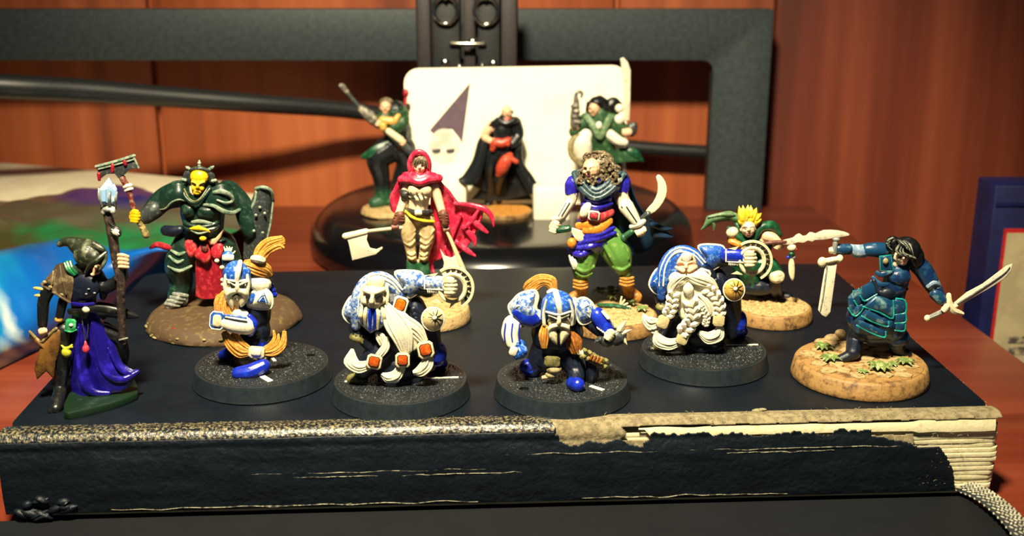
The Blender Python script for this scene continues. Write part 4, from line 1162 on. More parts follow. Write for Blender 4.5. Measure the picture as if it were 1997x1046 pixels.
# ---------------------------------------------------------------- more paints
paint('base_tan', '#9a7644', '#553a20', .42, 500, rough=.6, bump=.6, bscale=1500)
paint('base_sand', '#b89c6a', '#84683c', .42, 900, rough=.7, bump=.8, bscale=2500)
paint('base_earth', '#4a3620', '#6e602e', .36, 500, rough=.75, bump=.6, bscale=1200)
paint('base_green', '#0c2314', '#3c4a20', .28, 500, rough=.4)
paint('stone', '#b0986a', '#745a34', .42, 800, rough=.65, bump=.6)
paint('leaf', '#5f7838', '#a9a870', .42, 900, rough=.5)
paint('robe_navy', '#10284e', '#1d4c6a', .42, 500, rough=.32)
paint('plate_teal', '#143c5e', '#7fa6a4', .36, 350, rough=.32)
paint('edge_teal', '#107878', '#1f9c94', .5, 700, rough=.35)
paint('mail', '#6f88a0', '#c0ccd0', .42, 900, rough=.4)
paint('hair_black', '#0e1112', '#3a3e3a', .3, 1400, rough=.35)
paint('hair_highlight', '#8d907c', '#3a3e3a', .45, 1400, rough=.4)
paint('blade_white', '#dad3b8', '#9a968a', .34, 600, rough=.38)
paint('red_cloak', '#c02040', '#e05468', .42, 600, rough=.3)
paint('cloth_tan', '#c0a678', '#8d744c', .38, 700, rough=.55)
paint('cloth_cream', '#d8c49a', '#b09a70', .38, 700, rough=.55)
paint('glove_brown', '#5c3324', '#8a5440', .4, 900, rough=.5)
paint('boot_green', '#1d4a30', '#3c6a44', .4, 800, rough=.45)
paint('leather_strap', '#2c2a26', '#6a665a', .35, 900, rough=.5)
paint('yellow', '#d8b820', '#e8d860', .4, 900, rough=.42)
paint('purple', '#241c96', '#3a36b8', .42, 600, rough=.28)
paint('scarf_blue', '#27404a', '#9fb0a8', .36, 600, rough=.42)
paint('green_cloth', '#5c8a3c', '#a4b468', .38, 450, rough=.42)
paint('green_dark', '#124028', '#2c7048', .4, 600, rough=.35)
paint('cape_navy', '#12283e', '#2e5470', .3, 350, rough=.35)
paint('sash_orange', '#c8781c', '#e2a048', .4, 700, rough=.45)
paint('belt_red', '#b03038', '#d86a60', .4, 900, rough=.4)
paint('hair_curl', '#5c4e3a', '#a89a78', .42, 1300, rough=.5)
paint('boot_tan', '#b8782c', '#dcae68', .42, 900, rough=.45)
paint('olive_scarf', '#4a6a44', '#8a9a70', .4, 900, rough=.5)
paint('bead_red', '#c04428', None, rough=.35)
paint('black_leather', '#15191b', '#363c3e', .32, 500, rough=.32)
paint('red_leather', '#b83c28', '#d86040', .42, 700, rough=.4)
paint('gun_grey', '#55524a', '#b4aa90', .42, 500, rough=.4)
paint('coat_green', '#224628', '#5c7a4c', .38, 500, rough=.45)
paint('armor_green', '#112a20', '#3a5a48', .36, 500, rough=.36)
paint('armor_edge', '#8f9a86', '#4c6e58', .45, 800, rough=.35)
paint('mask_yellow', '#e0b414', '#c88a10', .3, 900, rough=.38)
paint('tabard_red', '#8c1424', '#c83c40', .4, 700, rough=.4)
paint('tabard_bright', '#c02434', '#e06a60', .4, 900, rough=.35)
paint('rust', '#6e2420', '#a08c74', .42, 900, rough=.45, metal=.2)
paint('grip_tan', '#6a5a38', '#b09a60', .42, 900, rough=.5)
paint('hood_green', '#23281c', '#70735a', .4, 450, rough=.38)
paint('cape_brown', '#4a3c2a', '#8a7a5c', .4, 500, rough=.45)
paint('staff_wood', '#2a221e', '#5c4a40', .4, 700, rough=.5)
paint('robe_indigo', '#160f70', '#2c22b4', .4, 300, rough=.3)
paint('coat_black', '#121416', '#33382f', .32, 600, rough=.38)
paint('crystal', '#8fb4d8', '#e6eef0', .42, 350, rough=.12, coat=.6)
paint('hide_brown', '#7a5424', '#2a1c12', .42, 250, rough=.45)
paint('pouch_green', '#1c8a4c', '#6cc088', .4, 700, rough=.35)
paint('pouch_yellow', '#a8a824', '#d0cc60', .4, 900, rough=.45)
paint('pouch_red', '#b83444', '#e08080', .4, 900, rough=.4)

def round_base(root, C, R, h, mat, topmat, wob=.0, dome=0.0, groove=True):
    m = MB(mat); ph = random.Random(int(C.x * 100)).uniform(0, 6)
    def w(a, k): return wob * (math.sin(2 * a + ph) + .6 * math.sin(5 * a + ph * 2) + .4 * math.sin(9 * a + k))
    m.lathe(C, [(R * .98, 0), (R, .04), (R * .985, h * .35), (R * .955, h - .06), (R * .93, h - .01), (R * .91, h), (R * .5, h)], 64, wob=w if wob else None)
    m.build('base', root, angle=60)
    m = MB(topmat); m.lathe(C, [(R * .88, h - .03), (R * .885, h + .012), (R * .86, h + .024), (R * .55, h + .03 + dome * .7), (R * .2, h + .03 + dome)], 48, wob=w if wob else None); m.build('base_top', root, angle=60)

def pebbles(root, C, R, z, mat, n, r0, r1, name, seed, keep=None, flat=.6):
    rnd = random.Random(seed); k = 0
    while k < n:
        a, q = rnd.uniform(0, 2 * math.pi), math.sqrt(rnd.random()) * R
        x, y = C.x + q * math.cos(a), C.y + q * math.sin(a)
        k += 1
        if keep and not keep(x - C.x, y - C.y): continue
        m = MB(mat); r = rnd.uniform(r0, r1)
        m.ell((x, y, z), (r, r * rnd.uniform(.6, 1), r * flat), Matrix.Rotation(rnd.uniform(0, 3), 3, 'Z'), 7, 5); m.build(name, root)

def rosette(root, F, u, v, z, r, n, seed, mat='leaf'):
    rnd = random.Random(seed); c = onZ(*F.px(u, v), z)
    for i in range(n):
        a = 2 * math.pi * i / n + rnd.uniform(-.25, .25); L = r * rnd.uniform(.75, 1.1); t = Vector((math.cos(a), math.sin(a), 0)); sd = Vector((-t.y, t.x, 0))
        m = MB(mat)
        rows = [[c + t * (L * s) + sd * (w * r * .22 * e) + Vector((0, 0, .02 + .10 * math.sin(s * 2.6) * r / .2 - abs(e) * .015)) for e in (-1, 0, 1)] for s, w in ((.05, .3), (.35, 1), (.7, .9), (1.0, .1))]
        m.grid(rows, .02); m.build('leaf', root)

# ---------------------------------------------------------------- swordfighter in blue lamellar armour
def sword_figure():
    C, R = base_of(1675, 787, 262); h = .44; zt = T + h + .03
    root = thing('swordfighter_miniature', 'black-haired swordfighter miniature in blue plated coat swinging two swords', 'miniature', C)
    round_base(root, C, R, h, 'base_tan', 'base_tan')
    CR = (1520, 440, 2.906); FN = (1640, 440, 4.359); F = Fig(C.y + .05, CR)
    m = MB('base_tan'); m.tube([C + Vector((R * .885 * math.cos(a), R * .885 * math.sin(a), h + .005)) for a in [2 * math.pi * i / 60 for i in range(60)]], [.012] * 60, 6, closed=True, ref=Vector((0, 0, 1))); m.build('rim_groove', root)
    rnd = random.Random(4)
    for i in range(34):            # flagstones on the base top
        a = i * 2.4; q = R * .8 * math.sqrt((i + .5) / 34); c = C + Vector((q * math.cos(a), q * math.sin(a), h + .03)); n = rnd.choice((5, 6, 6)); s = R * .125
        pts = [c + Vector((s * rnd.uniform(.8, 1.15) * math.cos(a + 2 * math.pi * k / n), s * rnd.uniform(.8, 1.15) * math.sin(a + 2 * math.pi * k / n), rnd.uniform(0, .015))) for k in range(n)]
        m = MB('stone'); m.prism3([p + Vector((0, 0, .02)) for p in pts], [p - Vector((0, 0, .03)) for p in pts]); m.build('flagstone', root)
    for i, (u, v, r) in enumerate(((285, 770, .27), (560, 822, .33), (710, 788, .25), (245, 705, .27), (470, 840, .16), (640, 800, .18))): rosette(root, F, u, v, zt, r, 9, i)
    p = F.pen('stone'); z_ = F.gd(320, 650, zt); p.ball(345, 612, z_ - 10, 34, 26, 28).ball(300, 640, z_, 50, 26, 36).ball(240, 660, z_, 46, 20, 36).ball(195, 675, z_, 24, 14, 20); p.build('skull_stone', root, voxel=.02)
    F.crop(*FN)
    zl = F.gd(40, 1150, zt); zr = F.gd(470, 1100, zt)
    p = F.pen('robe_navy')
    p.limb([(500, 330, 10, 70), (480, 420, 10, 105), (440, 560, 20, 110), (380, 680, 30, 150), (330, 800, 30, 175)], 5, 14)
    p.ball(300, 840, 40, 235, 140, 160).ball(170, 770, 50, 125, 140, 120).ball(440, 870, 20, 115, 120, 120).ball(470, 950, 30, 120, 85, 100).ball(300, 930, 60, 170, 80, 110)
    p.use('suit').limb([(160, 880, 60, 95), (120, 980, 60, 75), (100, 1080, zl, 60)]).limb([(110, 1090, zl, 55), (40, 1120, zl - 10, 45), (-30, 1150, zl - 20, 38)])
    p.limb([(440, 920, 40, 90), (480, 1040, zr, 70)]).limb([(480, 1060, zr, 60), (560, 1090, zr - 10, 44)])
    p.use('robe_navy').limb([(470, 300, 40, 60), (380, 220, 40, 70), (290, 205, 30, 62), (220, 210, 25, 58)], 4, 10)
    p.limb([(620, 300, 30, 75), (700, 380, 10, 78), (760, 480, -10, 72), (830, 590, -30, 55), (860, 640, -40, 45)], 4, 10)
    p.use('mail').limb([(225, 210, 25, 52), (150, 220, 20, 60), (90, 200, 15, 44)], 4, 10)
    p.ball(170, 250, 15, 60, 26, 34).ball(780, 500, -30, 60, 40, 55)
    p.use('robe_navy').limb([(60, 205, 15, 46), (0, 205, 10, 46), (-30, 205, 10, 42)], 3, 10)
    p.build('body', root, voxel=.02)
    p = F.pen('plate_teal'); p.limb([(350, 210, 20, 66), (290, 205, 5, 64), (225, 205, 10, 56)], 3, 14); p.build('arm_guard', root)
    p = F.pen('plate_teal'); p.limb([(55, 200, 0, 46), (-20, 200, 0, 44)], 3, 14); p.build('bracer', root)
    p = F.pen('plate_teal'); p.limb([(800, 580, -55, 50), (850, 630, -65, 48)], 3, 14); p.build('bracer', root)
    p = F.pen('mail'); p.limb([(740, 520, -70, 18), (790, 490, -85, 22), (830, 500, -70, 14)], 3, 8); p.build('sleeve_cuff', root)
    # chest strap
    o = pad(root, F, [(330, 262), (425, 252), (442, 385), (335, 382)], -75, 10, 'plate_teal', 'edge_teal', 7, 1, 'shoulder_plate')
    p = F.pen('bone_dark'); p.ball(380, 305, -100, 24, 28, 14); p.build('stud', o)
    for (a, b, c) in (((300, 400), (350, 420), (430, 395)), ((270, 440), (330, 500), (400, 500)), ((262, 470), (300, 530), (330, 560))):
        p = F.pen('plate_teal'); p.limb([(*a, -50, 18), (*b, -84, 24), (*c, -88, 16)], 4, 10, .35); p.build('chest_lame', root)
    p = F.pen('robe_navy'); p.ball(500, 440, -60, 95, 75, 60); p.build('breastplate', root, voxel=.02)
    p = F.pen('suit'); p.ball(395, 580, -105, 66, 50, 34).limb([(280, 470, -60, 22), (320, 560, -90, 20), (390, 590, -110, 18)], 3, 8).limb([(400, 590, -105, 18), (480, 580, -95, 18), (560, 540, -40, 16)], 3, 8); p.build('belt', root, voxel=.02)
    # skirt lames, each a plate with a bright lower edge
    LM = (([(170, 520), (260, 472), (330, 570), (280, 600), (200, 642), (165, 600)], -75, 16), ([(290, 595), (330, 600), (445, 640), (442, 790), (330, 740), (190, 690)], -125, 26), ([(210, 712), (300, 752), (405, 822), (395, 862), (270, 820), (178, 772)], -132, 16),
          ([(150, 800), (260, 842), (380, 905), (370, 952), (260, 915), (135, 850)], -128, 16), ([(110, 545), (152, 538), (205, 650), (150, 692), (112, 640)], -40, 16), ([(60, 605), (105, 560), (135, 680), (112, 772), (62, 705)], -15, 16),
          ([(440, 640), (470, 622), (545, 640), (550, 740), (460, 760)], -105, 16), ([(455, 750), (550, 742), (550, 820), (460, 832)], -105, 14), ([(455, 830), (548, 818), (540, 895), (460, 892)], -100, 14), ([(120, 690), (200, 660), (180, 720), (130, 770), (100, 760)], -45, 12))
    for poly, d, bu in LM:
        p = F.pen('plate_teal'); p.plate(poly, d, 10, bu, 24); o = p.build('skirt_plate', root, angle=50)
        n = len(poly); low = poly[n // 2:] if len(poly) > 4 else poly[2:]
        p = F.pen('edge_teal'); p.limb([(a, b, d - 8, 8) for a, b in (poly[n // 2 - 1:] )], 3, 7); p.build('plate_edge', o)
    # head and hair
    p = F.pen('skin_pale'); p.limb([(470, 330, -20, 30), (500, 290, -40, 34)], 2, 8); p.face(515, 270, -50, 78, .25); hd = p.build('head', root, voxel=.016, smooth=1)
    eyes_mouth(F, 515, 275, -55, 78, .25, hd)
    p = F.pen('hair_black'); p.ball(560, 195, -20, 120, 100, 110, 20).ball(620, 260, 0, 85, 110, 90, -20).ball(440, 140, 0, 60, 52, 60).ball(420, 190, 10, 46, 70, 50).ball(640, 330, 20, 70, 60, 60)
    hr = p.build('hair', root, voxel=.02)
    rnd = random.Random(2)
    for i in range(7):
        p = F.pen('hair_highlight' if i % 2 else 'hair_black'); o_ = i * 20
        p.limb([(470 + o_ * .5, 120 + i * 3, -60, 7), (500 + o_ * .8, 150 + i * 2, -118, 10), (560 + o_ * .5, 190 + i * 8, -130, 10), (610 + o_ * .3, 215 + i * 16, -100, 6)], 4, 6); p.build('hair_strand', hr)
    for i in range(5):
        p = F.pen('hair_black' if i % 2 else 'hair_highlight'); p.limb([(500 + i * 6, 160 + i * 6, -115, 9), (470 + i * 16, 215 + i * 6, -128, 10), (520 + i * 24, 250 + i * 5, -132, 8), (560 + i * 20, 262 + i * 6, -120, 4)], 4, 6); p.build('fringe_strand', hr)
    for i in range(4):
        p = F.pen('hair_black' if i % 2 else 'hair_highlight'); p.limb([(440 - i * 12, 105 + i * 14, -50, 8), (400 - i * 4, 130 + i * 14, -50, 9), (415 + i * 8, 190 + i * 10, -50, 6)], 4, 6); p.build('hair_strand', hr)
    # swords
    F.crop(*CR)
    p = F.pen('bone'); p.hand(298, 138, -8, 24, 90); p.build('hand', root, voxel=.014, smooth=1)
    p = F.pen('blade_white'); p.prism([(262, 212), (328, 206), (312, 330), (290, 490), (265, 520), (240, 508), (218, 480), (240, 340)], -34, -26); sw = p.build('sword_blade', root, bevel=.015)
    p = F.pen('steel'); p.limb([(270, 230, -38, 4), (250, 380, -38, 4), (232, 480, -38, 3)], 3, 6); p.build('fuller', sw)
    p = F.pen('bone'); p.ball(242, 208, -30, 26, 30, 22).ball(342, 188, -30, 20, 24, 18).limb([(245, 205, -30, 16), (300, 195, -32, 18), (340, 188, -30, 14)], 3, 8); p.build('sword_guard', root, voxel=.016)
    p = F.pen('steel'); p.limb([(310, 150, -20, 15), (318, 95, -15, 14)], 2, 8).ball(322, 78, -15, 22, 14, 18); p.build('sword_grip', root)
    p = F.pen('blade_white'); p.prism([(985, 440), (1060, 378), (1150, 330), (1240, 262), (1285, 228), (1322, 215), (1316, 255), (1280, 300), (1200, 352), (1080, 420), (1012, 462)], -56, -46); sw = p.build('sword_blade', root, bevel=.015)
    p = F.pen('steel'); p.limb([(1010, 440, -60, 6), (1120, 372, -60, 6), (1260, 280, -60, 4), (1305, 235, -60, 3)], 3, 6); p.build('fuller', sw)
    p = F.pen('bone'); p.limb([(960, 395, -50, 14), (962, 440, -52, 20), (985, 480, -52, 22), (1038, 500, -50, 10)], 4, 8).limb([(975, 470, -52, 18), (1000, 455, -52, 14)], 2, 8); p.build('sword_guard', root)
    p = F.pen('steel'); p.limb([(850, 522, -45, 14), (930, 486, -48, 16)], 2, 8); p.build('sword_grip', root)
    p = F.pen('bone'); p.ball(838, 526, -45, 18, 20, 16); p.build('pommel', root)
    p = F.pen('skin_pale'); p.hand(938, 470, -55, 28, 40); p.build('hand', root, voxel=.014, smooth=1)
sword_figure()

# ---------------------------------------------------------------- red-cloaked woman with two axes
def red_figure():
    C, R = base_of(833, 652, 172); h = .4; zt = T + h
    root = thing('axe_woman_miniature', 'red-hooded woman miniature with ragged flowing cloak and two pale axes', 'miniature', C)
    round_base(root, C, R, h, 'base_sand', 'base_sand', dome=.05)
    pebbles(root, C, R * .8, zt + .05, 'stone', 22, .04, .1, 'rock', 5)
    F = Fig(C.y + .2, (660, 270, 2.681))
    g = F.gd(420, 815, zt + .05)
    p = F.pen('skin_pale')
    p.limb([(425, 200, 10, 26), (425, 260, 10, 62), (420, 320, 10, 55), (415, 370, 10, 52)], 4, 12)
    p.limb([(360, 250, 10, 28), (345, 310, 0, 24), (325, 370, -10, 22), (300, 440, -20, 19)], 4, 9).limb([(500, 250, 10, 28), (525, 330, 10, 24), (545, 400, 0, 20), (558, 460, -5, 17)], 4, 9)
    p.use('cloth_tan').ball(415, 410, 10, 76, 46, 55).limb([(376, 425, 0, 46), (366, 500, -5, 41), (376, 570, 0, 31), (385, 640, 5, 25)], 4, 10).limb([(456, 425, 5, 48), (464, 510, 0, 42), (454, 580, 5, 31), (442, 640, 10, 26)], 4, 10)
    for a, b_, c in (((338, 478), (370, 500), (402, 478)), ((336, 510), (372, 532), (400, 500)), ((345, 545), (374, 560), (400, 535)), ((425, 500), (462, 522), (500, 478)), ((428, 535), (460, 552), (492, 518)), ((430, 565), (452, 576), (480, 550)), ((362, 600), (384, 612), (402, 598)), ((425, 602), (446, 614), (466, 600)), ((364, 622), (386, 632), (404, 620)), ((424, 624), (444, 634), (462, 622))):
        p.limb([(*a, -26, 6), (*b_, -36, 8), (*c, -26, 6)], 3, 7)
    p.use('boot_green').limb([(384, 652, 5, 31), (382, 720, 10, 30), (380, 800, g, 30), (360, 818, g - 25, 26)], 4, 10).limb([(444, 652, 10, 31), (450, 720, 10, 32), (455, 800, g, 30), (470, 818, g - 20, 26)], 4, 10)
    p.build('body', root, voxel=.022)
    # top, belt, sash
    p = F.pen('cloth_cream'); p.ball(398, 270, -32, 36, 34, 32).ball(452, 270, -32, 36, 34, 32).limb([(372, 300, -20, 12), (422, 318, -55, 14), (476, 300, -20, 12)], 4, 8); p.build('bodice', root, voxel=.02)
    p = F.pen('leather_strap')
    for k in range(3): p.limb([(378 + k * 30, 285, -64, 4), (400 + k * 25, 318, -70, 4)], 2, 6)
    p.build('lacing', root)
    p = F.pen('leather_strap'); p.limb([(358, 374, -20, 13), (415, 390, -58, 14), (482, 384, -20, 13)], 4, 8); b = p.build('belt', root)
    clasp(b, F, 418, 388, -66, 20, 15, 0, 'trim', None, 'buckle')
    p = F.pen('leather_strap'); p.plate(octo(462, 384, 14, 14), -60, 6, 4, 12); p.build('pouch', b)
    p = F.pen('yellow'); p.limb([(352, 380, -30, 7), (385, 412, -58, 8), (440, 430, -60, 8), (498, 435, -30, 7)], 4, 7); p.build('sash', root)
    p = F.pen('leather_strap'); p.limb([(328, 275, -18, 9), (345, 292, -30, 24), (350, 312, -22, 18)], 3, 9, .9); p.build('armband', root)
    for us, vs_ in (((322, 400), (300, 440)), ((548, 398), (560, 440))):
        p = F.pen('glove_brown'); p.limb([(us[0], us[1], -18, 27), (us[1] * 0 + vs_[0], vs_[1], -22, 22)], 2, 10)
        for k in range(3): p.limb([(us[0] - 22 + k * -4 * (1 if us[0] < 400 else -1), us[1] + k * 14, -38, 5), (us[0] + 22, us[1] + 4 + k * 14, -40, 5)], 2, 6)
        p.build('glove', root)
    p = F.pen('glove_brown'); p.hand(293, 462, -22, 22, 80); p.build('hand', root, voxel=.016, smooth=1)
    p = F.pen('glove_brown'); p.hand(562, 476, -10, 20, 80); p.build('hand', root, voxel=.016, smooth=1)
    # head
    p = F.pen('skin_pale'); p.face(424, 148, -8, 46, 0); hd = p.build('head', root, voxel=.016, smooth=1); eyes_mouth(F, 424, 150, -8, 46, 0, hd)
    p = F.pen('hair_curl')
    for i in range(6): p.limb([(432 + i * 2, 98, -38, 7), (405 + i * 10, 112, -52, 8), (388 + i * 16, 142 + (i % 3) * 6, -46, 4)], 4, 6)
    p.build('hair', hd)
    p = F.pen('red_cloak'); p.ball(424, 135, 18, 54, 66, 50)
    p.limb([(380, 190, -15, 14), (372, 130, -30, 14), (395, 82, -38, 14), (428, 70, -40, 14), (458, 92, -38, 14), (474, 135, -30, 14), (468, 192, -15, 14)], 5, 9)
    p.limb([(330, 215, -10, 22), (380, 215, -40, 24), (425, 228, -55, 24), (475, 212, -40, 24), (525, 208, -10, 22)], 5, 10).limb([(350, 195, 5, 20), (400, 195, -36, 18), (430, 205, -46, 18), (470, 192, -30, 18), (500, 195, 5, 18)], 5, 9).ball(425, 200, 35, 90, 36, 50)
    p.build('hood', root, voxel=.02)
    p = F.pen('red_cloak'); p.sheet([[(372, 205, 20), (335, 215, 0), (315, 222, 20)], [(350, 280, 50), (300, 270, 15), (290, 275, 40)], [(340, 350, 60), (280, 310, 20), (275, 320, 50)], [(335, 420, 60), (295, 390, 25), (280, 370, 55)]], 7); p.build('cloak', root)
    rows = [[(480, 205, 20), (530, 225, 10), (570, 270, 25), (620, 335, 25), (700, 352, 40), (760, 372, 30)], [(480, 280, 50), (530, 320, 45), (590, 370, 60), (640, 385, 45), (700, 405, 65), (745, 425, 45)],
            [(478, 380, 60), (530, 420, 40), (590, 455, 65), (630, 455, 45), (680, 470, 65), (715, 490, 45)], [(474, 480, 70), (520, 500, 50), (570, 530, 72), (610, 525, 50), (645, 530, 70), (690, 540, 50)], [(468, 590, 80), (505, 580, 60), (545, 585, 80), (585, 580, 60), (620, 575, 75), (650, 585, 60)], [(462, 650, 80), (485, 660, 65), (510, 640, 80), (545, 620, 65), (570, 620, 75), (585, 615, 60)]]
    p = F.pen('red_cloak'); p.sheet(rows, 14, 5)
    for i, pts in enumerate(([(610, 340, 20, 12), (700, 352, 35, 15), (765, 372, 25, 17), (800, 410, 20, 14), (812, 462, 20, 6)], [(690, 420, 45, 14), (730, 455, 38, 18), (778, 492, 34, 10)], [(660, 470, 45, 14), (705, 520, 40, 18), (715, 560, 38, 8)], [(620, 545, 50, 14), (670, 585, 45, 16), (715, 615, 42, 8)],
                             [(560, 570, 60, 12), (580, 610, 55, 13), (590, 636, 55, 7)], [(480, 640, 65, 14), (488, 680, 60, 12), (502, 706, 55, 6)], [(470, 600, 65, 12), (475, 650, 60, 12)], [(730, 380, 30, 10), (690, 440, 30, 12), (655, 470, 28, 10)], [(640, 400, 30, 10), (600, 500, 35, 12), (580, 560, 40, 8)])):
        p.limb(pts, 4, 9, .7)
    ck = p.build('cloak', root, voxel=.022, smooth=3)
    # axes
    p = F.pen('cloth_cream'); p.limb([(340, 465, -25, 9), (290, 470, -28, 9), (150, 486, -28, 9)], 3, 8); p.build('axe_haft', root)
    p = F.pen('blade_white'); p.prism([(32, 500), (140, 472), (156, 490), (148, 530), (165, 572), (200, 580), (230, 566), (232, 576), (195, 608), (72, 640), (52, 545)], -36, -24); ax = p.build('axe_blade', root, bevel=.02)
    p = F.pen('blade_white'); p.limb([(36, 512, -30, 17), (145, 486, -30, 15)], 2, 9); p.build('axe_back', ax)
    p = F.pen('cloth_cream'); p.limb([(560, 470, -18, 8), (600, 560, -22, 10), (640, 660, -26, 15), (655, 700, -28, 16)], 3, 8); p.build('axe_haft', root)
    p = F.pen('blade_white'); p.prism([(530, 575), (555, 612), (590, 625), (625, 600), (650, 690), (590, 720), (540, 715), (552, 650)], -32, -22); p.build('axe_blade', root, bevel=.02)
red_figure()

# ---------------------------------------------------------------- swordsman in purple tunic and green trousers
def purple_figure():
    C, R = base_of(1196, 668, 178); h = .4; zt = T + h
    root = thing('scimitar_miniature', 'curly-haired swordsman miniature in purple tunic and green trousers with curved blades', 'miniature', C)
    round_base(root, C, R, h, 'base_tan', 'base_sand', dome=.04)
    F = Fig(C.y + .15, (1040, 270, 2.552))
    pebbles(root, C, R * .82, zt + .06, 'stone', 26, .05, .12, 'rock', 8)
    for i, (u, v, r) in enumerate(((340, 775, .3), (400, 800, .28), (390, 770, .3), (480, 830, .25), (540, 860, .22))): rosette(root, F, u, v, zt + .06, r, 9, i + 30)
    p = F.pen('green_dark'); p.limb([(325, 830, F.gd(325, 840, zt + .1), 10), (420, 835, F.gd(420, 840, zt + .1), 12), (480, 850, F.gd(480, 850, zt + .1), 8)], 3, 8); p.build('fallen_branch', root)
    p = F.pen('bone'); z_ = F.gd(430, 840, zt + .1)
    for i in range(4): p.limb([(430, 840, z_, 6), (440 + i * 14, 790 + i * 16, z_ - 10, 5)], 2, 6)
    p.build('bone_hand', root)
    gl, gr = F.gd(225, 800, zt + .06), F.gd(480, 800, zt + .06)
    p = F.pen('purple')
    p.limb([(310, 200, 10, 80), (315, 280, 10, 82), (315, 360, 10, 78), (310, 420, 10, 88), (300, 480, 10, 95)], 4, 12).limb([(260, 480, 0, 60), (220, 540, -10, 50), (215, 590, -10, 34)], 3, 10)
    p.limb([(240, 220, 5, 50), (200, 225, 0, 42), (190, 265, -5, 34)], 3, 10).limb([(390, 220, 10, 55), (440, 215, 10, 44), (445, 250, 5, 36)], 3, 10)
    p.use('skin_pale').limb([(195, 275, -5, 30), (180, 320, -10, 30), (140, 390, -20, 24), (110, 430, -25, 24)], 4, 9).limb([(440, 270, 5, 34), (445, 310, 0, 36), (490, 370, -10, 28), (520, 440, -15, 26)], 4, 9)
    p.use('green_cloth').limb([(270, 520, 5, 66), (255, 600, 0, 64), (245, 650, 0, 54), (240, 690, gl * .5, 36)], 4, 12).limb([(370, 500, 10, 72), (420, 580, 5, 70), (445, 640, 5, 50), (455, 670, 5, 34)], 4, 12)
    p.use('boot_tan').limb([(240, 690, gl * .5, 34), (240, 740, gl * .8, 30), (235, 775, gl, 34), (200, 790, gl - 25, 28)], 4, 10).limb([(455, 675, 5, 28), (465, 720, gr * .6, 30), (480, 765, gr, 36), (510, 790, gr - 25, 34)], 4, 10)
    p.use('green_cloth')
    for pts in ([(345, 520, -52, 8), (385, 590, -56, 11), (415, 650, -40, 8)], [(400, 640, -42, 10), (440, 655, -46, 11), (478, 632, -34, 9)], [(205, 640, -48, 10), (250, 662, -56, 11), (300, 640, -40, 9)], [(215, 668, -42, 9), (248, 686, -46, 10), (290, 672, -36, 8)], [(445, 540, -44, 8), (472, 600, -38, 10)], [(240, 580, -56, 8), (262, 620, -58, 9)]): p.limb(pts, 4, 8)
    p.use('purple')
    for a, b_, c in (((232, 520), (320, 500), (408, 470)), ((222, 545), (290, 538), (345, 512)), ((255, 490), (330, 476), (402, 445)), ((205, 575), (240, 580), (285, 556)), ((250, 330), (320, 345), (388, 325)), ((262, 300), (320, 312), (380, 298))): p.limb([(*a, -58, 12), (*b_, -74, 15), (*c, -50, 10)], 4, 8)
    p.build('body', root, voxel=.022)
    for i in range(3):
        p = F.pen('trim'); p.limb([(180 + i * 14, 585 + i * 8, -52, 5), (190 + i * 12, 615 + i * 8, -56, 8), (200 + i * 6, 650, -54, 3)], 3, 6); p.build('fringe', root)
    for (u, v, d) in ((235, 730, -20), (465, 715, -20)):
        p = F.pen('boot_tan')
        for k in range(3): p.limb([(u - 32, v - 22 + k * 16, d, 7), (u, v - 14 + k * 16, d - 22, 8), (u + 32, v - 22 + k * 16, d, 7)], 3, 7)
        p.build('boot_wrap', root)
    p = F.pen('belt_red'); p.limb([(245, 395, -40, 20), (315, 400, -78, 22), (388, 368, -40, 20)], 4, 9, .6); b = p.build('belt', root)
    clasp(b, F, 302, 385, -92, 30, 25, 8, 'trim', 'belt_red', 'buckle')
    p = F.pen('trim'); p.plate([(238, 345), (268, 318), (292, 332), (262, 392), (232, 388)], -78, 8, 8, 14, 2); p.build('chest_strap', root)
    p = F.pen('sash_orange'); p.limb([(225, 440, -35, 24), (290, 430, -74, 20), (385, 410, -45, 16)], 4, 10, .5).limb([(255, 462, -66, 16), (330, 450, -78, 24), (388, 415, -45, 12)], 4, 10, .5); p.build('sash', root, voxel=.018)
    p = F.pen('sash_orange'); p.ball(192, 522, -60, 24, 28, 22); p.build('pouch', root)
    for i, (w_, v) in enumerate(((0, 0), (22, -16), (44, -30))):
        p = F.pen('scarf_blue'); p.limb([(205 + w_ * .7, 175 + v * .3, -10, 16), (235 + w_ * .7, 245 + v, -62, 15), (310, 296 + v * 1.3, -90, 16), (390 - w_ * .5, 255 + v, -70, 15), (452 - w_, 178 + v * .2, -15, 15)], 5, 9); p.build('scarf_fold', root)
    p = F.pen('scarf_blue'); p.ball(320, 190, 30, 110, 60, 60); p.build('scarf', root, voxel=.022)
    p = F.pen('skin'); p.face(290, 155, -60, 55, -.35); hd = p.build('head', root, voxel=.016, smooth=1); eyes_mouth(F, 290, 157, -60, 55, -.35, hd)
    p = F.pen('hair_curl'); p.ball(330, 130, -15, 75, 70, 65).ball(370, 170, -10, 55, 60, 50); hr = p.build('hair', root, voxel=.022)
    rnd = random.Random(9)
    for i in range(46):
        t = rnd.random()
        if i < 16: u, v, d = 255 + 100 * t, 80 + 40 * abs(t - .4) + rnd.uniform(-8, 14), -60
        elif i < 34: u, v, d = 340 + 80 * t, 140 + rnd.uniform(-30, 80), -70
        elif i < 40: u, v, d = 240 + rnd.uniform(-8, 14), 165 + 50 * t, -75
        else: u, v, d = 260 + 70 * t, 212 + rnd.uniform(-8, 14), -95
        p = F.pen('hair_curl'); a = rnd.uniform(0, 6.28); r = rnd.uniform(11, 17)
        p.limb([(u + r * math.cos(a + k * 1.3), v + r * math.sin(a + k * 1.3), d + k * 2 + rnd.uniform(-8, 8), 6.5 - k * .6) for k in range(5)], 3, 6); p.build('hair_curl', hr)
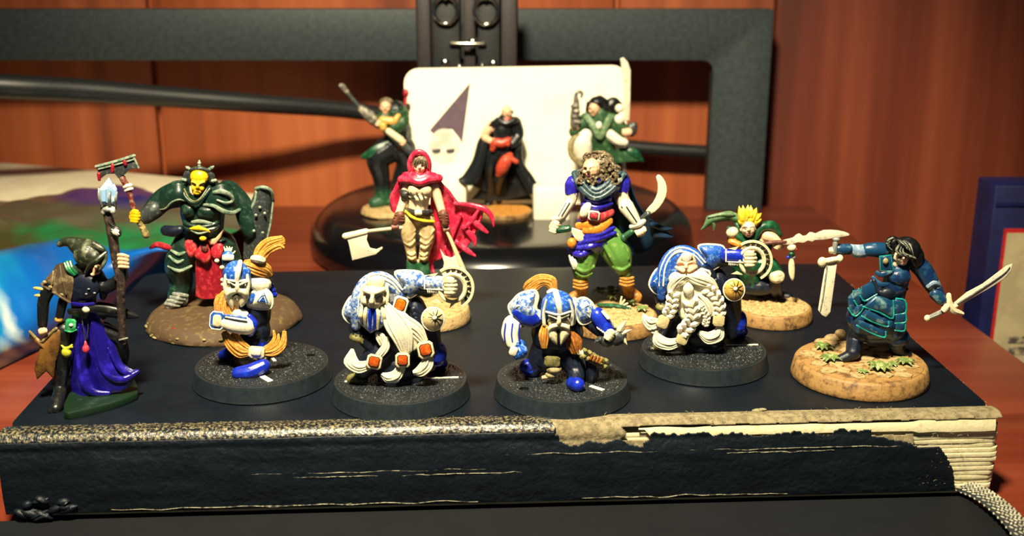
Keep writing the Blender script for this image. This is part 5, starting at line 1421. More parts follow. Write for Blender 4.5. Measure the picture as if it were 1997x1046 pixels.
    # bracers, hands
    for pts in ([(178, 322, -36, 24), (140, 385, -48, 22)], [(462, 340, -32, 38), (512, 415, -42, 24)]):
        p = F.pen('armor_white'); p.limb(pts, 2, 12, .8); g = p.build('bracer', root)
        (a, b_, c_, r_), (a2, b2, c2, r2) = pts
        p = F.pen('ink'); p.limb([(a + 2, b_, c_ - r_ * .85, 3), (a2 + 2, b2, c2 - r2 * .85, 3)], 2, 5).limb([(a - r_ * .6, b_, c_ - r_ * .6, 3), (a2 - r2 * .6, b2, c2 - r2 * .6, 3)], 2, 5); p.build('bracer_line', g)
    p = F.pen('armor_white'); p.limb([(100, 402, -35, 14), (130, 396, -48, 16), (150, 404, -40, 12)], 3, 8); p.build('wrist_band', root)
    p = F.pen('armor_white'); p.limb([(490, 440, -35, 14), (525, 428, -48, 16), (550, 412, -40, 12)], 3, 8); p.build('wrist_band', root)
    p = F.pen('skin_pale'); p.hand(102, 445, -30, 34, 20); p.build('hand', root, voxel=.016, smooth=1)
    p = F.pen('skin_pale'); p.hand(530, 462, -30, 30, 60); p.build('hand', root, voxel=.016, smooth=1)
    p = F.pen('green_dark'); p.limb([(125, 455, -50, 18), (175, 448, -58, 18)], 2, 9); p.build('grip', root)
    p = F.pen('blade_white'); p.prism([(185, 445), (215, 450), (250, 462), (278, 455), (292, 430), (297, 452), (285, 485), (255, 510), (220, 512), (196, 480)], -66, -56, 2); p.build('curved_blade', root, bevel=.015)
    p = F.pen('boot_green'); p.limb([(452, 492, -25, 16), (490, 465, -35, 15)], 2, 9).ball(450, 496, -25, 20, 22, 18); p.build('grip', root)
    p = F.pen('blade_white'); p.prism([(560, 360), (595, 320), (618, 270), (618, 220), (610, 192), (625, 180), (648, 200), (664, 240), (660, 290), (628, 345), (585, 378)], -36, -26, 2); p.build('curved_blade', root, bevel=.015)
    p = F.pen('steel_dark'); p.limb([(540, 400, -30, 12), (570, 375, -32, 16)], 2, 8); p.build('blade_collar', root)
    p = F.pen('cape_navy'); p.sheet([[(300, 190, 60), (380, 170, 70), (455, 175, 40), (475, 200, 30)], [(330, 320, 80), (410, 320, 75), (480, 300, 70), (510, 310, 40)], [(370, 430, 90), (440, 430, 75), (520, 400, 85), (565, 390, 60)], [(400, 520, 90), (470, 540, 75), (560, 510, 95), (640, 440, 75)], [(440, 590, 90), (500, 580, 80), (590, 550, 95), (690, 480, 80)]], 7, 5)
    cp = p.build('cape', root)
    p = F.pen('cape_navy'); p.limb([(590, 430, 60, 14), (650, 450, 55, 12), (690, 450, 55, 4)], 3, 7).limb([(600, 480, 60, 14), (660, 488, 55, 12), (692, 492, 55, 4)], 3, 7); p.build('cape_tip', cp)
purple_figure()

# ---------------------------------------------------------------- kneeling spear figure with yellow hair
def kneeling_figure():
    C, R = base_of(1503, 647, 160); h = .38; zt = T + h
    root = thing('spear_miniature', 'yellow-haired kneeling miniature in green holding a pale serrated spear', 'miniature', C)
    round_base(root, C, R, h, 'base_tan', 'base_sand')
    F = Fig(C.y + .1, (1340, 380, 3.606))
    pebbles(root, C, R * .84, zt + .03, 'base_sand', 150, .05, .09, 'pebble', 12)
    g1, g2 = F.gd(500, 700, zt), F.gd(680, 720, zt)
    p = F.pen('green_dark'); p.ball(460, 340, 20, 150, 110, 100).ball(430, 440, 30, 130, 120, 100).ball(580, 280, 10, 80, 70, 70).ball(330, 300, 10, 50, 60, 60)
    p.limb([(480, 480, 20, 90), (570, 500, -30, 70), (630, 570, -50, 55)], 4, 10).limb([(400, 500, 40, 90), (470, 620, 60, 70), (520, 680, g1, 50)], 4, 10)
    p.use('suit').limb([(630, 590, -40, 50), (620, 660, 0, 46), (640, 710, g2, 42), (710, 720, g2 - 10, 34)], 4, 10).ball(500, 640, 50, 150, 70, 90)
    p.use('skin').limb([(560, 290, -50, 42), (610, 310, -70, 36), (650, 360, -80, 34)], 4, 9).limb([(330, 320, -40, 40), (350, 360, -60, 34), (450, 380, -80, 28)], 4, 9)
    p.build('body', root, voxel=.02)
    for pts in ([(300, 240, -40, 22), (360, 300, -70, 22), (420, 340, -80, 22), (470, 300, -75, 20)], [(480, 300, -75, 20), (520, 230, -60, 30), (600, 220, -45, 36), (650, 280, -40, 20)], [(350, 210, -30, 20), (380, 270, -60, 18), (420, 330, -78, 16)]):
        p = F.pen('green_dark'); p.limb(pts, 4, 10); p.build('scarf_fold', root)
    p = F.pen('bone'); p.ball(318, 265, -55, 44, 38, 40, -20); p.build('shoulder_cap', root)
    p = F.pen('sash_orange'); p.limb([(310, 330, -70, 24), (365, 350, -85, 26)], 2, 9); p.build('arm_wrap', root)
    p = F.pen('skin'); p.hand(632, 352, -95, 40, 30); p.build('hand', root, voxel=.016, smooth=1)
    p = F.pen('skin'); p.hand(460, 372, -95, 36, 10); p.build('hand', root, voxel=.016, smooth=1)
    p = F.pen('bone'); p.ball(632, 578, -95, 56, 46, 40, -10).ball(600, 570, -105, 20, 24, 18).ball(645, 560, -118, 22, 20, 18).ball(660, 595, -112, 20, 20, 18).ball(625, 600, -118, 22, 18, 18); p.build('knee_guard', root, voxel=.02)
    # head
    p = F.pen('skin_pale'); p.face(428, 240, -85, 66, .1); hd = p.build('head', root, voxel=.016, smooth=1); eyes_mouth(F, 428, 246, -85, 66, .1, hd)
    p = F.pen('yellow'); p.ball(440, 165, -60, 76, 50, 60); hr = p.build('hair', root, voxel=.02)
    for (u0, v0, u1, v1, r) in ((385, 170, 365, 80, 26), (400, 150, 392, 75, 24), (425, 145, 428, 72, 24), (450, 145, 448, 76, 24), (470, 150, 488, 92, 22), (490, 165, 522, 130, 22), (500, 185, 522, 170, 18), (375, 190, 360, 180, 20), (395, 185, 380, 222, 18), (440, 180, 432, 215, 18), (480, 190, 488, 222, 16), (415, 165, 405, 110, 22), (460, 170, 470, 115, 22)):
        p = F.pen('yellow'); p.limb([(u0, v0, -100, r), ((u0 + u1) / 2, (v0 + v1) / 2, -100, r * .75), (u1, v1, -92, 2)], 3, 7); p.build('hair_spike', hr)
    # scarf tail
    p = F.pen('olive_scarf'); p.sheet([[(370, 150, 10), (300, 118, 10), (240, 128, 0), (150, 150, 10), (140, 165, 10)], [(365, 175, -20), (300, 150, -10), (240, 160, -20), (170, 180, -10), (120, 215, 0)], [(350, 195, 0), (290, 178, 10), (230, 185, 0), (185, 200, 10), (95, 245, 10)]], 8, 4); tl = p.build('scarf_tail', root)
    for pts in ([(180, 190, 0, 12), (190, 215, 0, 12), (188, 250, 0, 4)], [(140, 195, 0, 12), (120, 225, 0, 10), (98, 245, 0, 4)], [(330, 140, -20, 10), (240, 140, -22, 12), (150, 158, -10, 8)]):
        p = F.pen('olive_scarf'); p.limb(pts, 3, 7); p.build('scarf_tatter', tl)
    # spear
    p = F.pen('glove_brown'); p.limb([(430, 385, -120, 12), (520, 350, -125, 13), (600, 335, -130, 14), (690, 330, -130, 14)], 3, 9); p.build('spear_shaft', root)
    p = F.pen('blade_white'); p.prism([(668, 325), (700, 312), (745, 300), (765, 282), (790, 272), (812, 288), (838, 284), (858, 265), (880, 264), (905, 270), (960, 248), (1060, 250), (1132, 270), (1135, 288), (1040, 302), (960, 316), (900, 318), (880, 330), (850, 322), (820, 338), (780, 334), (740, 348), (690, 350)], -138, -118, 2); p.build('spear_blade', root, bevel=.02)
    # beads and feather
    for (u, v, r, mt) in ((735, 372, 32, 'bone'), (762, 385, 14, 'bead_red'), (735, 418, 24, 'green_dark'), (712, 440, 15, 'blue_deep'), (748, 440, 14, 'mail')):
        p = F.pen(mt); p.ball(u, v, -125, r, r * .85, r * .8); p.build('bead', root)
    p = F.pen('bone'); p.plate([(722, 455), (748, 455), (758, 520), (752, 595), (735, 602), (716, 560), (712, 500)], -125, 6, 6, 10, 2); p.build('feather', root)
kneeling_figure()
# ---------------------------------------------------------------- hooded wizard with crystal staff
def wizard():
    ctr = onZ(190, 782, T)
    root = thing('wizard_miniature', 'hooded wizard miniature in blue robe with crystal staff on green slab', 'miniature', ctr)
    A = (60, 440, 5.2304); B = (40, 620, 4.98)
    F = Fig(ctr.y + .1, B)
    # slab base, cut from the sprue
    h = .17
    pts = [(420, 915), (470, 925), (640, 890), (820, 845), (980, 800), (1130, 735), (1150, 690), (1110, 600), (900, 580), (600, 640), (470, 730), (420, 830)]
    m = MB('base_green'); q = [onZ(*F.px(u, v), T + h) for u, v in pts]
    m.prism3(q, [Vector((a.x, a.y - .01, T)) for a in q]); m.build('base', root, bevel=.03)
    zb = T + h
    gb = F.gd(340, 900, T + .02)
    p = F.pen('coat_black')
    F.crop(*A)
    p.limb([(560, 470, 20, 110), (540, 600, 20, 135), (540, 720, 20, 130), (540, 860, 20, 120)], 4, 12).limb([(300, 560, 30, 90), (200, 640, 20, 70), (135, 760, 10, 62), (125, 880, 0, 58), (120, 1010, -10, 50)], 4, 10)
    p.limb([(660, 500, 20, 80), (740, 620, 0, 82), (850, 590, -20, 62), (930, 520, -30, 62), (940, 450, -30, 52)], 4, 10).ball(745, 690, 0, 44, 78, 46, 15)
    p.limb([(560, 880, 60, 110), (760, 860, 60, 80), (960, 900, 70, 60), (1090, 930, 80, 20)], 4, 10)
    F.crop(*B)
    p.limb([(430, 120, 20, 90), (420, 300, 20, 90), (410, 480, 20, 80), (400, 580, 10, 62), (385, 700, -10, 62), (360, 820, gb * .7, 66), (345, 880, gb, 60)], 4, 10).limb([(340, 880, gb, 50), (300, 905, gb - 25, 40)], 2, 9)
    p.limb([(820, 120, 70, 90), (960, 200, 80, 70), (1010, 350, 90, 50), (1020, 460, 90, 20)], 4, 10)
    p.build('body', root, voxel=.022)
    p = F.pen('coat_black'); p.sheet([[(330, 380, -20), (400, 390, -45), (480, 420, -20)], [(320, 480, -10), (400, 500, -50), (480, 470, -10)], [(325, 620, 0), (380, 570, -40), (470, 470, 0)]], 10); p.build('coat_tail', root)
    # robe with folds
    rows = [[(500, -60, -20), (560, -60, -50), (620, -60, -60), (680, -60, -50), (740, -40, -20), (780, 0, 20)], [(495, 80, -20), (560, 80, -62), (620, 90, -45), (690, 80, -70), (780, 90, -30), (840, 110, 20)],
            [(495, 250, -10), (560, 260, -66), (640, 280, -30), (740, 260, -75), (850, 270, -30), (920, 280, 30)], [(495, 420, 0), (560, 440, -72), (650, 460, -20), (760, 440, -80), (880, 430, -35), (980, 420, 30)],
            [(490, 560, 10), (580, 620, -85), (680, 620, -30), (800, 580, -85), (950, 560, -45), (1080, 500, 20)], [(490, 660, 10), (620, 740, -100), (740, 730, -50), (860, 720, -70), (990, 670, -60), (1150, 500, 20)], [(500, 720, 20), (590, 785, -90), (720, 765, -60), (860, 745, -40), (1010, 700, -45), (1150, 545, 25)]]
    p = F.pen('robe_indigo'); p.sheet(rows, 14, 5); rb = p.build('robe', root, angle=80)
    for pts in ([(560, 100, -66, 14), (560, 400, -82, 20), (610, 640, -104, 34), (720, 730, -92, 40), (860, 735, -72, 20)], [(690, 60, -70, 12), (760, 420, -86, 22), (860, 570, -86, 30), (1000, 600, -60, 36), (1140, 525, 0, 20)], [(600, 70, -62, 12), (650, 200, -58, 16)], [(850, 300, -38, 12), (960, 500, -50, 22), (1080, 560, -25, 26)]):
        p = F.pen('robe_indigo'); p.limb(pts, 5, 10, .7); p.build('robe_fold', rb)
    # boots detail, hide shield-bag, hand
    p = F.pen('hide_brown'); p.plate([(92, 130), (200, 225), (240, 190), (345, 102), (385, 125), (392, 230), (372, 350), (345, 430), (325, 600), (250, 520), (160, 602), (132, 490), (180, 330), (190, 260), (130, 230), (88, 195)], -70, 10, 30, 30, 1); p.build('hide_bag', root, angle=60)
    p = F.pen('grip_tan'); p.limb([(90, 135, -75, 14), (140, 190, -85, 16), (200, 235, -90, 16), (250, 190, -95, 16), (345, 105, -80, 16)], 4, 8); p.build('bag_rim', root)
    p = F.pen('skin'); p.hand(210, 130, -95, 46, 75); p.build('hand', root, voxel=.018, smooth=1)
    p = F.pen('pouch_green'); p.plate(octo(488, 75, 56, 66, 4), -85, 18, 14, 30); o = p.build('pouch', root, bevel=.02)
    p = F.pen('trim'); p.ball(490, 72, -118, 20, 18, 10); p.build('pouch_button', o)
    p = F.pen('pouch_green'); p.limb([(436, 125, -100, 9), (490, 138, -108, 9), (542, 118, -98, 9)], 3, 7); p.build('pouch_hem', o)
    p = F.pen('pouch_yellow'); p.ball(446, 338, -85, 50, 52, 40).limb([(400, 270, -85, 12), (430, 295, -92, 16), (470, 290, -92, 16), (500, 265, -85, 12)], 3, 8).ball(500, 285, -88, 14, 16, 12); p.build('pouch', root, voxel=.02)
    p = F.pen('pouch_red'); p.ball(635, 305, -100, 36, 46, 34).limb([(634, 270, -100, 20), (630, 220, -100, 9)], 2, 8); o = p.build('pouch', root, voxel=.02)
    p = F.pen('leather_strap'); p.limb([(600, 30, -85, 5), (615, 130, -95, 5), (628, 215, -105, 5)], 3, 6).limb([(655, 20, -80, 5), (655, 120, -92, 5), (634, 215, -105, 5)], 3, 6); p.build('cord', o)
    F.crop(*A)
    p = F.pen('coat_black'); p.limb([(400, 880, -85, 34), (480, 880, -110, 34), (560, 862, -118, 32), (700, 850, -90, 40), (850, 880, -70, 34)], 4, 9, .6); b = p.build('belt', root)
    p = F.pen('bone'); p.ball(562, 862, -150, 38, 34, 20); p.build('buckle', b)
    p = F.pen('robe_indigo'); p.limb([(430, 800, -100, 22), (520, 812, -125, 22), (640, 800, -100, 18)], 3, 9, .7); p.build('waistband', root)
    p = F.pen('suit'); p.plate([(435, 540), (600, 500), (700, 600), (690, 690), (640, 740), (520, 770), (420, 772)], -90, 10, 34, 40, 2); p.build('vest', root, angle=60)
    for (u, v) in ((565, 700), (650, 690), (590, 650)):
        p = F.pen('steel'); p.ball(u, v, -138, 14, 9, 8); p.build('vest_stud', root)
    # hood
    p = F.pen('hood_green'); p.ball(590, 300, -20, 150, 140, 140, 25).ball(660, 330, -40, 95, 110, 110).limb([(560, 250, 10, 125), (470, 205, 20, 88), (400, 170, 25, 58), (340, 170, 30, 44), (295, 190, 30, 34)], 5, 12).ball(540, 440, 10, 110, 70, 100)
    p.limb([(640, 190, -60, 40), (730, 240, -90, 30), (768, 275, -90, 14)], 3, 9)
    hd = p.build('hood', root, voxel=.022)
    ct = F.pen('hood_green'); ct.ball(700, 408, -120, 74, 82, 120, 15, 18, 12); carve(hd, ct)
    p = F.pen('hood_green'); p.limb([(768, 275, -95, 14), (762, 350, -110, 18), (720, 430, -120, 18), (680, 470, -110, 14)], 4, 8).limb([(768, 275, -95, 16), (680, 350, -150, 24), (610, 400, -150, 22), (560, 480, -120, 16)], 4, 8); p.build('hood_rim', hd)
    p = F.pen('skin'); p.ball(668, 440, -70, 44, 66, 52).limb([(668, 440, -100, 24), (664, 425, -145, 16)], 2, 8).limb([(655, 480, -100, 22), (634, 500, -135, 18)], 2, 8).ball(664, 422, -160, 16, 18, 16).ball(632, 500, -145, 24, 18, 20).limb([(650, 440, -150, 12), (640, 490, -148, 14)], 2, 7); p.build('face', root, voxel=.014)
    for i in range(3):
        p = F.pen('pouch_green' if i == 1 else 'green_dark'); p.limb([(345 + i * 28, 385 - i * 8, -60, 18), (375 + i * 26, 450 - i * 6, -92, 20), (440 + i * 14, 505 - i * 8, -92, 16)], 4, 9); p.build('scarf_fold', root)
    # capelet
    p = F.pen('cape_brown'); p.sheet([[(265, 395, 10), (300, 385, -40), (345, 385, -60), (390, 470, -85)], [(215, 470, 10), (270, 480, -55), (340, 500, -90), (430, 530, -100)], [(150, 545, 10), (220, 570, -55), (320, 610, -105), (432, 640, -110)], [(100, 600, 0), (200, 660, -50), (300, 720, -95), (405, 790, -100)]], 14, 4); c_ = p.build('capelet', root, angle=80)
    for pts in ([(105, 600, -12, 12), (210, 668, -64, 12), (300, 728, -108, 12), (400, 788, -112, 12)], [(300, 410, -55, 10), (320, 540, -105, 14), (360, 700, -118, 8)], [(230, 470, -35, 10), (220, 580, -70, 12), (200, 640, -70, 6)]):
        p = F.pen('cape_brown'); p.limb(pts, 4, 7); p.build('cape_fold', c_)
    for (u, v) in ((200, 630), (320, 705), (405, 640), (140, 580)):
        p = F.pen('bone_dark'); p.ball(u, v, -95 if u > 190 else -40, 22, 18, 12, 20); p.build('cape_tear', c_)
    for (u, v, ro) in ((85, 645, 10), (95, 715, 0)):
        p = F.pen('gold'); p.ball(u, v, -15, 62, 17, 20, ro); p.build('gilt_leaf', root)
    p = F.pen('coat_black'); p.limb([(330, 770, -20, 50), (310, 860, -20, 46), (290, 950, -25, 42)], 3, 10).use('gold').ball(288, 960, -28, 46, 34, 40); p.build('scabbard', root, voxel=.022)
    # staff
    p = F.pen('skin'); p.ball(925, 370, -70, 62, 80, 50)
    for i in range(4): p.limb([(860, 306 + i * 40, -95, 18), (930, 300 + i * 40, -118, 19), (990, 318 + i * 36, -95, 18)], 3, 8)
    p.limb([(880, 440, -90, 20), (850, 380, -110, 18), (850, 320, -110, 16)], 3, 8); p.build('hand', root, voxel=.018, smooth=1)
    SD = -85
    p = F.pen('staff_wood'); p.limb([(780, -130, SD, 44), (800, -60, SD, 46), (835, 100, SD, 52), (850, 220, SD, 50), (880, 400, SD, 46), (918, 560, SD, 44), (920, 760, SD, 44), (928, 960, SD, 42), (940, 1180, SD, 38)], 5, 12)
    rnd = random.Random(6)
    for i in range(16):
        v = -80 + i * 78; u = 795 + (v + 80) * .135 if v < 560 else 918 + (v - 560) * .03
        p.ball(u + rnd.uniform(-26, 26), v, SD - rnd.uniform(14, 34), 20, 30, 16)
    p.build('staff', root, voxel=.022)
    p = F.pen('steel'); p.limb([(905, 1170, SD - 40, 9), (945, 1160, SD - 50, 9), (985, 1150, SD - 40, 9)], 3, 7).ball(950, 1200, SD - 10, 22, 18, 20); p.build('staff_ferrule', root)
    p = F.pen('leather_strap'); p.ball(868, 66, SD - 40, 58, 62, 34); o = p.build('staff_medallion', root)
    p = F.pen('trim'); p.plate([(820, 60), (860, 30), (905, 50), (890, 110), (840, 95)], SD - 68, 8, 10, 8); p.limb([(826, 40, SD - 80, 5), (900, 90, SD - 82, 5)], 2, 6); p.build('medallion_face', o)
    p = F.pen('leather_strap'); p.limb([(780, -90, SD - 45, 5), (800, -30, SD - 54, 5), (850, 10, SD - 60, 5)], 3, 6); p.build('medallion_cord', o)
    p = F.pen('steel')
    p.limb([(725, -170, SD - 30, 18), (790, -160, SD - 55, 26), (860, -175, SD - 30, 18)], 3, 9).ball(838, -140, SD - 60, 30, 26, 22).ball(740, -130, SD - 40, 26, 24, 22).limb([(735, -190, SD, 16), (800, -195, SD - 30, 20), (862, -196, SD, 16)], 3, 9)
    p.build('staff_collar', root, voxel=.02)
    def gem(cu, v0, v1, v2, r, d):
        n = 6; vs = []; 
        for v, rr in ((v2, r * .7), (v2 - 20, r), (v1, r)):
            for j in range(n):
                a = 2 * math.pi * j / n + .3; vs.append(F.P(cu + rr * math.cos(a), v, d + rr * math.sin(a)))
        vs.append(F.P(cu, v0, d)); fs = [[k * n + j, k * n + (j + 1) % n, (k + 1) * n + (j + 1) % n, (k + 1) * n + j] for k in range(2) for j in range(n)] + [[2 * n + j, 2 * n + (j + 1) % n, 3 * n] for j in range(n)] + [list(range(n))]
        p = F.pen('crystal'); p.add(vs, fs); return p.build('crystal', root, angle=5)
    gem(796, -490, -400, -215, 72, SD)
    gem(735, -410, -370, -225, 40, SD - 45); gem(850, -430, -370, -225, 36, SD - 30)
    for u0, v0, u1, v1 in ((722, -200, 690, -380), (800, -200, 812, -360), (868, -210, 880, -340)):
        p = F.pen('steel'); p.limb([(u0, v0, SD - 55, 14), ((u0 + u1) / 2 - 8, (v0 + v1) / 2, SD - 88, 14), (u1, v1, SD - 70, 5)], 4, 8); p.build('prong', root)
wizard()

# ---------------------------------------------------------------- green armoured warrior with yellow mask
def green_warrior():
    C, R = base_of(437, 678, 296); h = .30
    root = thing('warrior_miniature', 'green armoured warrior miniature with yellow mask, axe and shield on earthy base', 'miniature', C)
    m = MB('base_earth'); ph = 1.0
    m.lathe(C, [(R * .985, 0), (R, .05), (R * .98, .16), (R * .93, h), (R * .86, h + .09), (R * .6, h + .13), (R * .2, h + .15)], 64, wob=lambda a, k: .012 * math.sin(3 * a + 1) + .008 * math.sin(7 * a + k)); m.build('base', root, angle=60)
    rnd = random.Random(8)
    for i in range(26):
        a = rnd.uniform(3.3, 6.1); q = rnd.uniform(.93, 1.0) * R
        m = MB('olive' if i % 3 else 'bone_dark'); m.ell(C + Vector((q * math.cos(a), q * math.sin(a), rnd.uniform(.03, .2))), (rnd.uniform(.05, .14), .05, .03), Matrix.Rotation(a + 1.57, 3, 'Z'), 7, 5); m.build('turf_chip', root)
    m = MB('tabard_red'); c = onZ(350, 640, T + h + .06); m.ell(c, (.22, .1, .03)); m.build('red_stain', root)
    zt = T + h + .13
    A = (170, 290, 2.614); Bc = (270, 300, 5.81); L = (280, 460, 4.547)
    F = Fig(C.y + .1, A)
    gl, gr = F.gd(440, 800, zt), F.gd(730, 760, zt)
    p = F.pen('armor_green')
    p.ball(590, 250, 20, 150, 75, 80).limb([(590, 240, 10, 105), (590, 320, 10, 112), (595, 400, 10, 100), (590, 470, 20, 105)], 4, 14)
    p.limb([(470, 230, 10, 70), (390, 260, 0, 58), (330, 320, -15, 48), (290, 350, -25, 36)], 4, 10).limb([(720, 240, 10, 80), (790, 290, 0, 55), (810, 360, -10, 46), (830, 420, -15, 40)], 4, 10)
    p.limb([(520, 500, 10, 85), (470, 590, 0, 76), (480, 680, 20, 60), (460, 760, gl, 52)], 4, 12).limb([(680, 500, 20, 85), (720, 600, 30, 74), (720, 700, gr, 58), (740, 760, gr, 50)], 4, 12)
    p.use('steel').limb([(470, 770, gl, 46), (430, 795, gl - 25, 36)], 3, 10).limb([(740, 760, gr, 46), (780, 775, gr - 20, 36)], 3, 10)
    p.build('body', root, voxel=.025)
    p = F.pen('steel')
    for i in range(4): p.limb([(440 - i * 14, 740 + i * 17, gl - 50, 8), (475 - i * 14, 745 + i * 17, gl - 62, 11), (510 - i * 14, 750 + i * 17, gl - 50, 8)], 3, 7)
    p.build('boot_plates', root)
    p = F.pen('armor_edge')
    for a in (((420, 550), (460, 580), (500, 560)), ((415, 600), (470, 625), (530, 600)), ((430, 520), (470, 540), (510, 520))): p.limb([(*a[0], -60, 7), (*a[1], -78, 10), (*a[2], -62, 7)], 3, 7)
    p.build('thigh_plates', root)
    F.crop(*Bc)
    # breastplate halves and belly
    for poly in ([(490, 590), (560, 565), (635, 590), (640, 700), (600, 725), (520, 715), (480, 660)], [(650, 600), (760, 590), (860, 610), (880, 690), (820, 745), (700, 735), (655, 700)]):
        p = F.pen('armor_green'); p.plate(poly, -215, 14, 50, 40, 3); p.build('breastplate', root, angle=60)
    p = F.pen('armor_edge'); p.limb([(610, 775, -260, 16), (700, 765, -275, 20), (825, 790, -255, 16)], 4, 8, .7); p.build('belly_plate', root)
    p = F.pen('armor_green')
    for k in range(2): p.limb([(520, 770 + k * 50, -200, 24), (560, 800 + k * 50, -240, 26), (700, 830 + k * 40, -262, 22), (850, 800 + k * 50, -230, 26), (900, 770 + k * 50, -190, 22)], 4, 9)
    p.build('belly_band', root)
    p = F.pen('mask_yellow'); p.limb([(590, 850, -285, 14), (660, 845, -295, 26), (760, 860, -290, 18), (810, 890, -275, 10)], 4, 8).ball(730, 962, -300, 42, 28, 26).ball(680, 835, -300, 40, 26, 20); p.build('belt_ornament', root, voxel=.022)
    p = F.pen('armor_edge'); p.limb([(600, 870, -285, 10), (680, 905, -300, 12), (780, 885, -290, 10)], 3, 7); p.build('belt_chain', root)
    p = F.pen('suit'); p.limb([(310, 870, -60, 60), (400, 880, -110, 66), (470, 860, -130, 50)], 3, 10); p.build('hip_pouch', root)
    # pauldrons
    p = F.pen('armor_green'); p.sheet([[(520, 380, -160), (470, 350, -190), (400, 345, -180), (320, 380, -120), (260, 450, -60)], [(530, 460, -200), (470, 440, -250), (390, 450, -240), (300, 500, -180), (210, 560, -80)], [(530, 530, -200), (460, 510, -255), (380, 540, -240), (310, 610, -190), (190, 610, -80)]], 24, 4); o = p.build('pauldron', root, angle=80)
    p = F.pen('armor_edge'); p.limb([(530, 535, -215, 12), (460, 518, -270, 13), (380, 548, -255, 13), (310, 618, -205, 14), (240, 628, -140, 12), (188, 612, -95, 10)], 4, 8); p.build('pauldron_edge', o)
    p = F.pen('armor_green'); p.sheet([[(760, 440, -180), (860, 370, -190), (960, 345, -170), (1060, 380, -110), (1140, 450, -50)], [(740, 520, -220), (860, 480, -260), (970, 470, -250), (1080, 510, -180), (1170, 540, -80)], [(725, 575, -220), (850, 580, -270), (950, 640, -260), (1060, 670, -200), (1170, 620, -80)]], 24, 4); o = p.build('pauldron', root, angle=80)
    p = F.pen('armor_edge'); p.limb([(728, 578, -235, 14), (850, 590, -288, 20), (950, 645, -280, 26), (1060, 672, -215, 24), (1165, 622, -95, 14)], 4, 8, .8); p.build('pauldron_edge', o)
    p = F.pen('armor_edge'); p.limb([(850, 440, -260, 18), (950, 430, -285, 30), (1050, 480, -245, 24), (1060, 540, -225, 16), (980, 555, -280, 14), (890, 525, -285, 10)], 4, 8, .4); p.build('pauldron_drybrush', o)  # pale highlight drybrushed onto the pauldron
    p = F.pen('armor_green'); p.limb([(1000, 350, -120, 26), (960, 340, -140, 22), (1030, 360, -100, 20)], 2, 8); p.build('pauldron_knob', o)
    p = F.pen('armor_green'); p.limb([(490, 390, -190, 26), (540, 500, -255, 24), (630, 560, -285, 24), (720, 510, -265, 24), (810, 400, -200, 26)], 5, 10); p.build('gorget', root)
    p = F.pen('olive'); p.limb([(520, 400, -215, 8), (570, 500, -270, 8), (635, 540, -298, 8), (700, 505, -280, 8), (770, 410, -225, 8)], 5, 7); p.build('gorget_edge', root)
    # head
    p = F.pen('steel_dark'); p.ball(690, 270, -60, 150, 130, 120); p.limb([(530, 300, -100, 40), (560, 230, -120, 44), (600, 190, -130, 36)], 3, 9).limb([(830, 310, -100, 36), (825, 250, -120, 40), (790, 195, -130, 36)], 3, 9).limb([(590, 180, -160, 20), (690, 165, -185, 22), (790, 185, -160, 20)], 4, 9)
    hm = p.build('helmet', root, voxel=.025)
    for (u0, v0, u1, v1) in ((600, 185, 540, 150), (690, 160, 690, 80), (790, 185, 850, 145), (530, 300, 490, 290), (840, 310, 885, 300)):
        p = F.pen('armor_edge'); p.limb([(u0, v0, -150, 20), ((u0 + u1) / 2, (v0 + v1) / 2, -155, 16), (u1, v1, -150, 10)], 2, 8).ball((u0 + 2 * u1) / 3, (v0 + 2 * v1) / 3, -155, 22, 20, 20); p.build('helmet_spike', hm)
    p = F.pen('mask_yellow'); p.ball(688, 265, -165, 100, 90, 70).ball(672, 370, -175, 75, 85, 60).limb([(672, 330, -240, 14), (670, 370, -262, 18), (668, 385, -250, 22)], 3, 8).ball(665, 440, -215, 46, 30, 30).ball(630, 390, -215, 30, 34, 26).ball(716, 390, -215, 30, 34, 26).limb([(610, 318, -222, 16), (655, 338, -240, 12)], 2, 8).limb([(740, 322, -222, 16), (690, 340, -240, 12)], 2, 8)
    mk = p.build('mask', root, voxel=.018, smooth=1)
    masked_face(mk, F, [[(612, 325), (660, 346), (650, 352), (625, 345), -232], [(680, 350), (740, 328), (735, 345), (690, 358), -232]])
    p = F.pen('gold'); p.limb([(640, 428, -243, 4), (668, 422, -250, 5), (700, 430, -243, 4)], 2, 6); p.build('mouth', mk)
    p = F.pen('skin'); p.limb([(592, 380, -170, 14), (600, 430, -180, 18), (620, 460, -190, 10)], 3, 8); p.build('cheek_strap', mk)
    # tabard
    F.crop(*L)
    p = F.pen('tabard_red'); p.sheet([[(460, 190, -95), (520, 190, -120), (580, 190, -125), (640, 195, -118), (700, 190, -90)], [(460, 320, -95), (520, 330, -130), (580, 320, -115), (640, 330, -128), (700, 320, -90)], [(465, 440, -90), (520, 450, -125), (580, 440, -108), (640, 450, -125), (700, 440, -85)], [(460, 535, -85), (520, 560, -120), (590, 560, -105), (640, 555, -118), (700, 540, -80)]], 10, 4); p.build('tabard', root, angle=80)
    for poly, d in (([(370, 45), (430, 30), (480, 70), (470, 150), (430, 195), (395, 180), (368, 110)], -130), ([(450, 180), (500, 90), (570, 80), (600, 200), (545, 250), (500, 220)], -165), ([(600, 110), (650, 70), (705, 80), (695, 190), (640, 215), (600, 180)], -145)):
        p = F.pen('tabard_bright'); p.plate(poly, d, 12, 16, 20, 2); p.build('tabard_scale', root, angle=60)
    p = F.pen('rust'); p.ball(540, 110, -190, 34, 40, 20); p.build('skull_charm', root)
    p = F.pen('skin'); p.plate([(570, 40), (640, 20), (720, -70), (690, 10), (630, 85), (590, 80)], -150, 8, 8, 20); p.build('torn_cloth', root, angle=60)
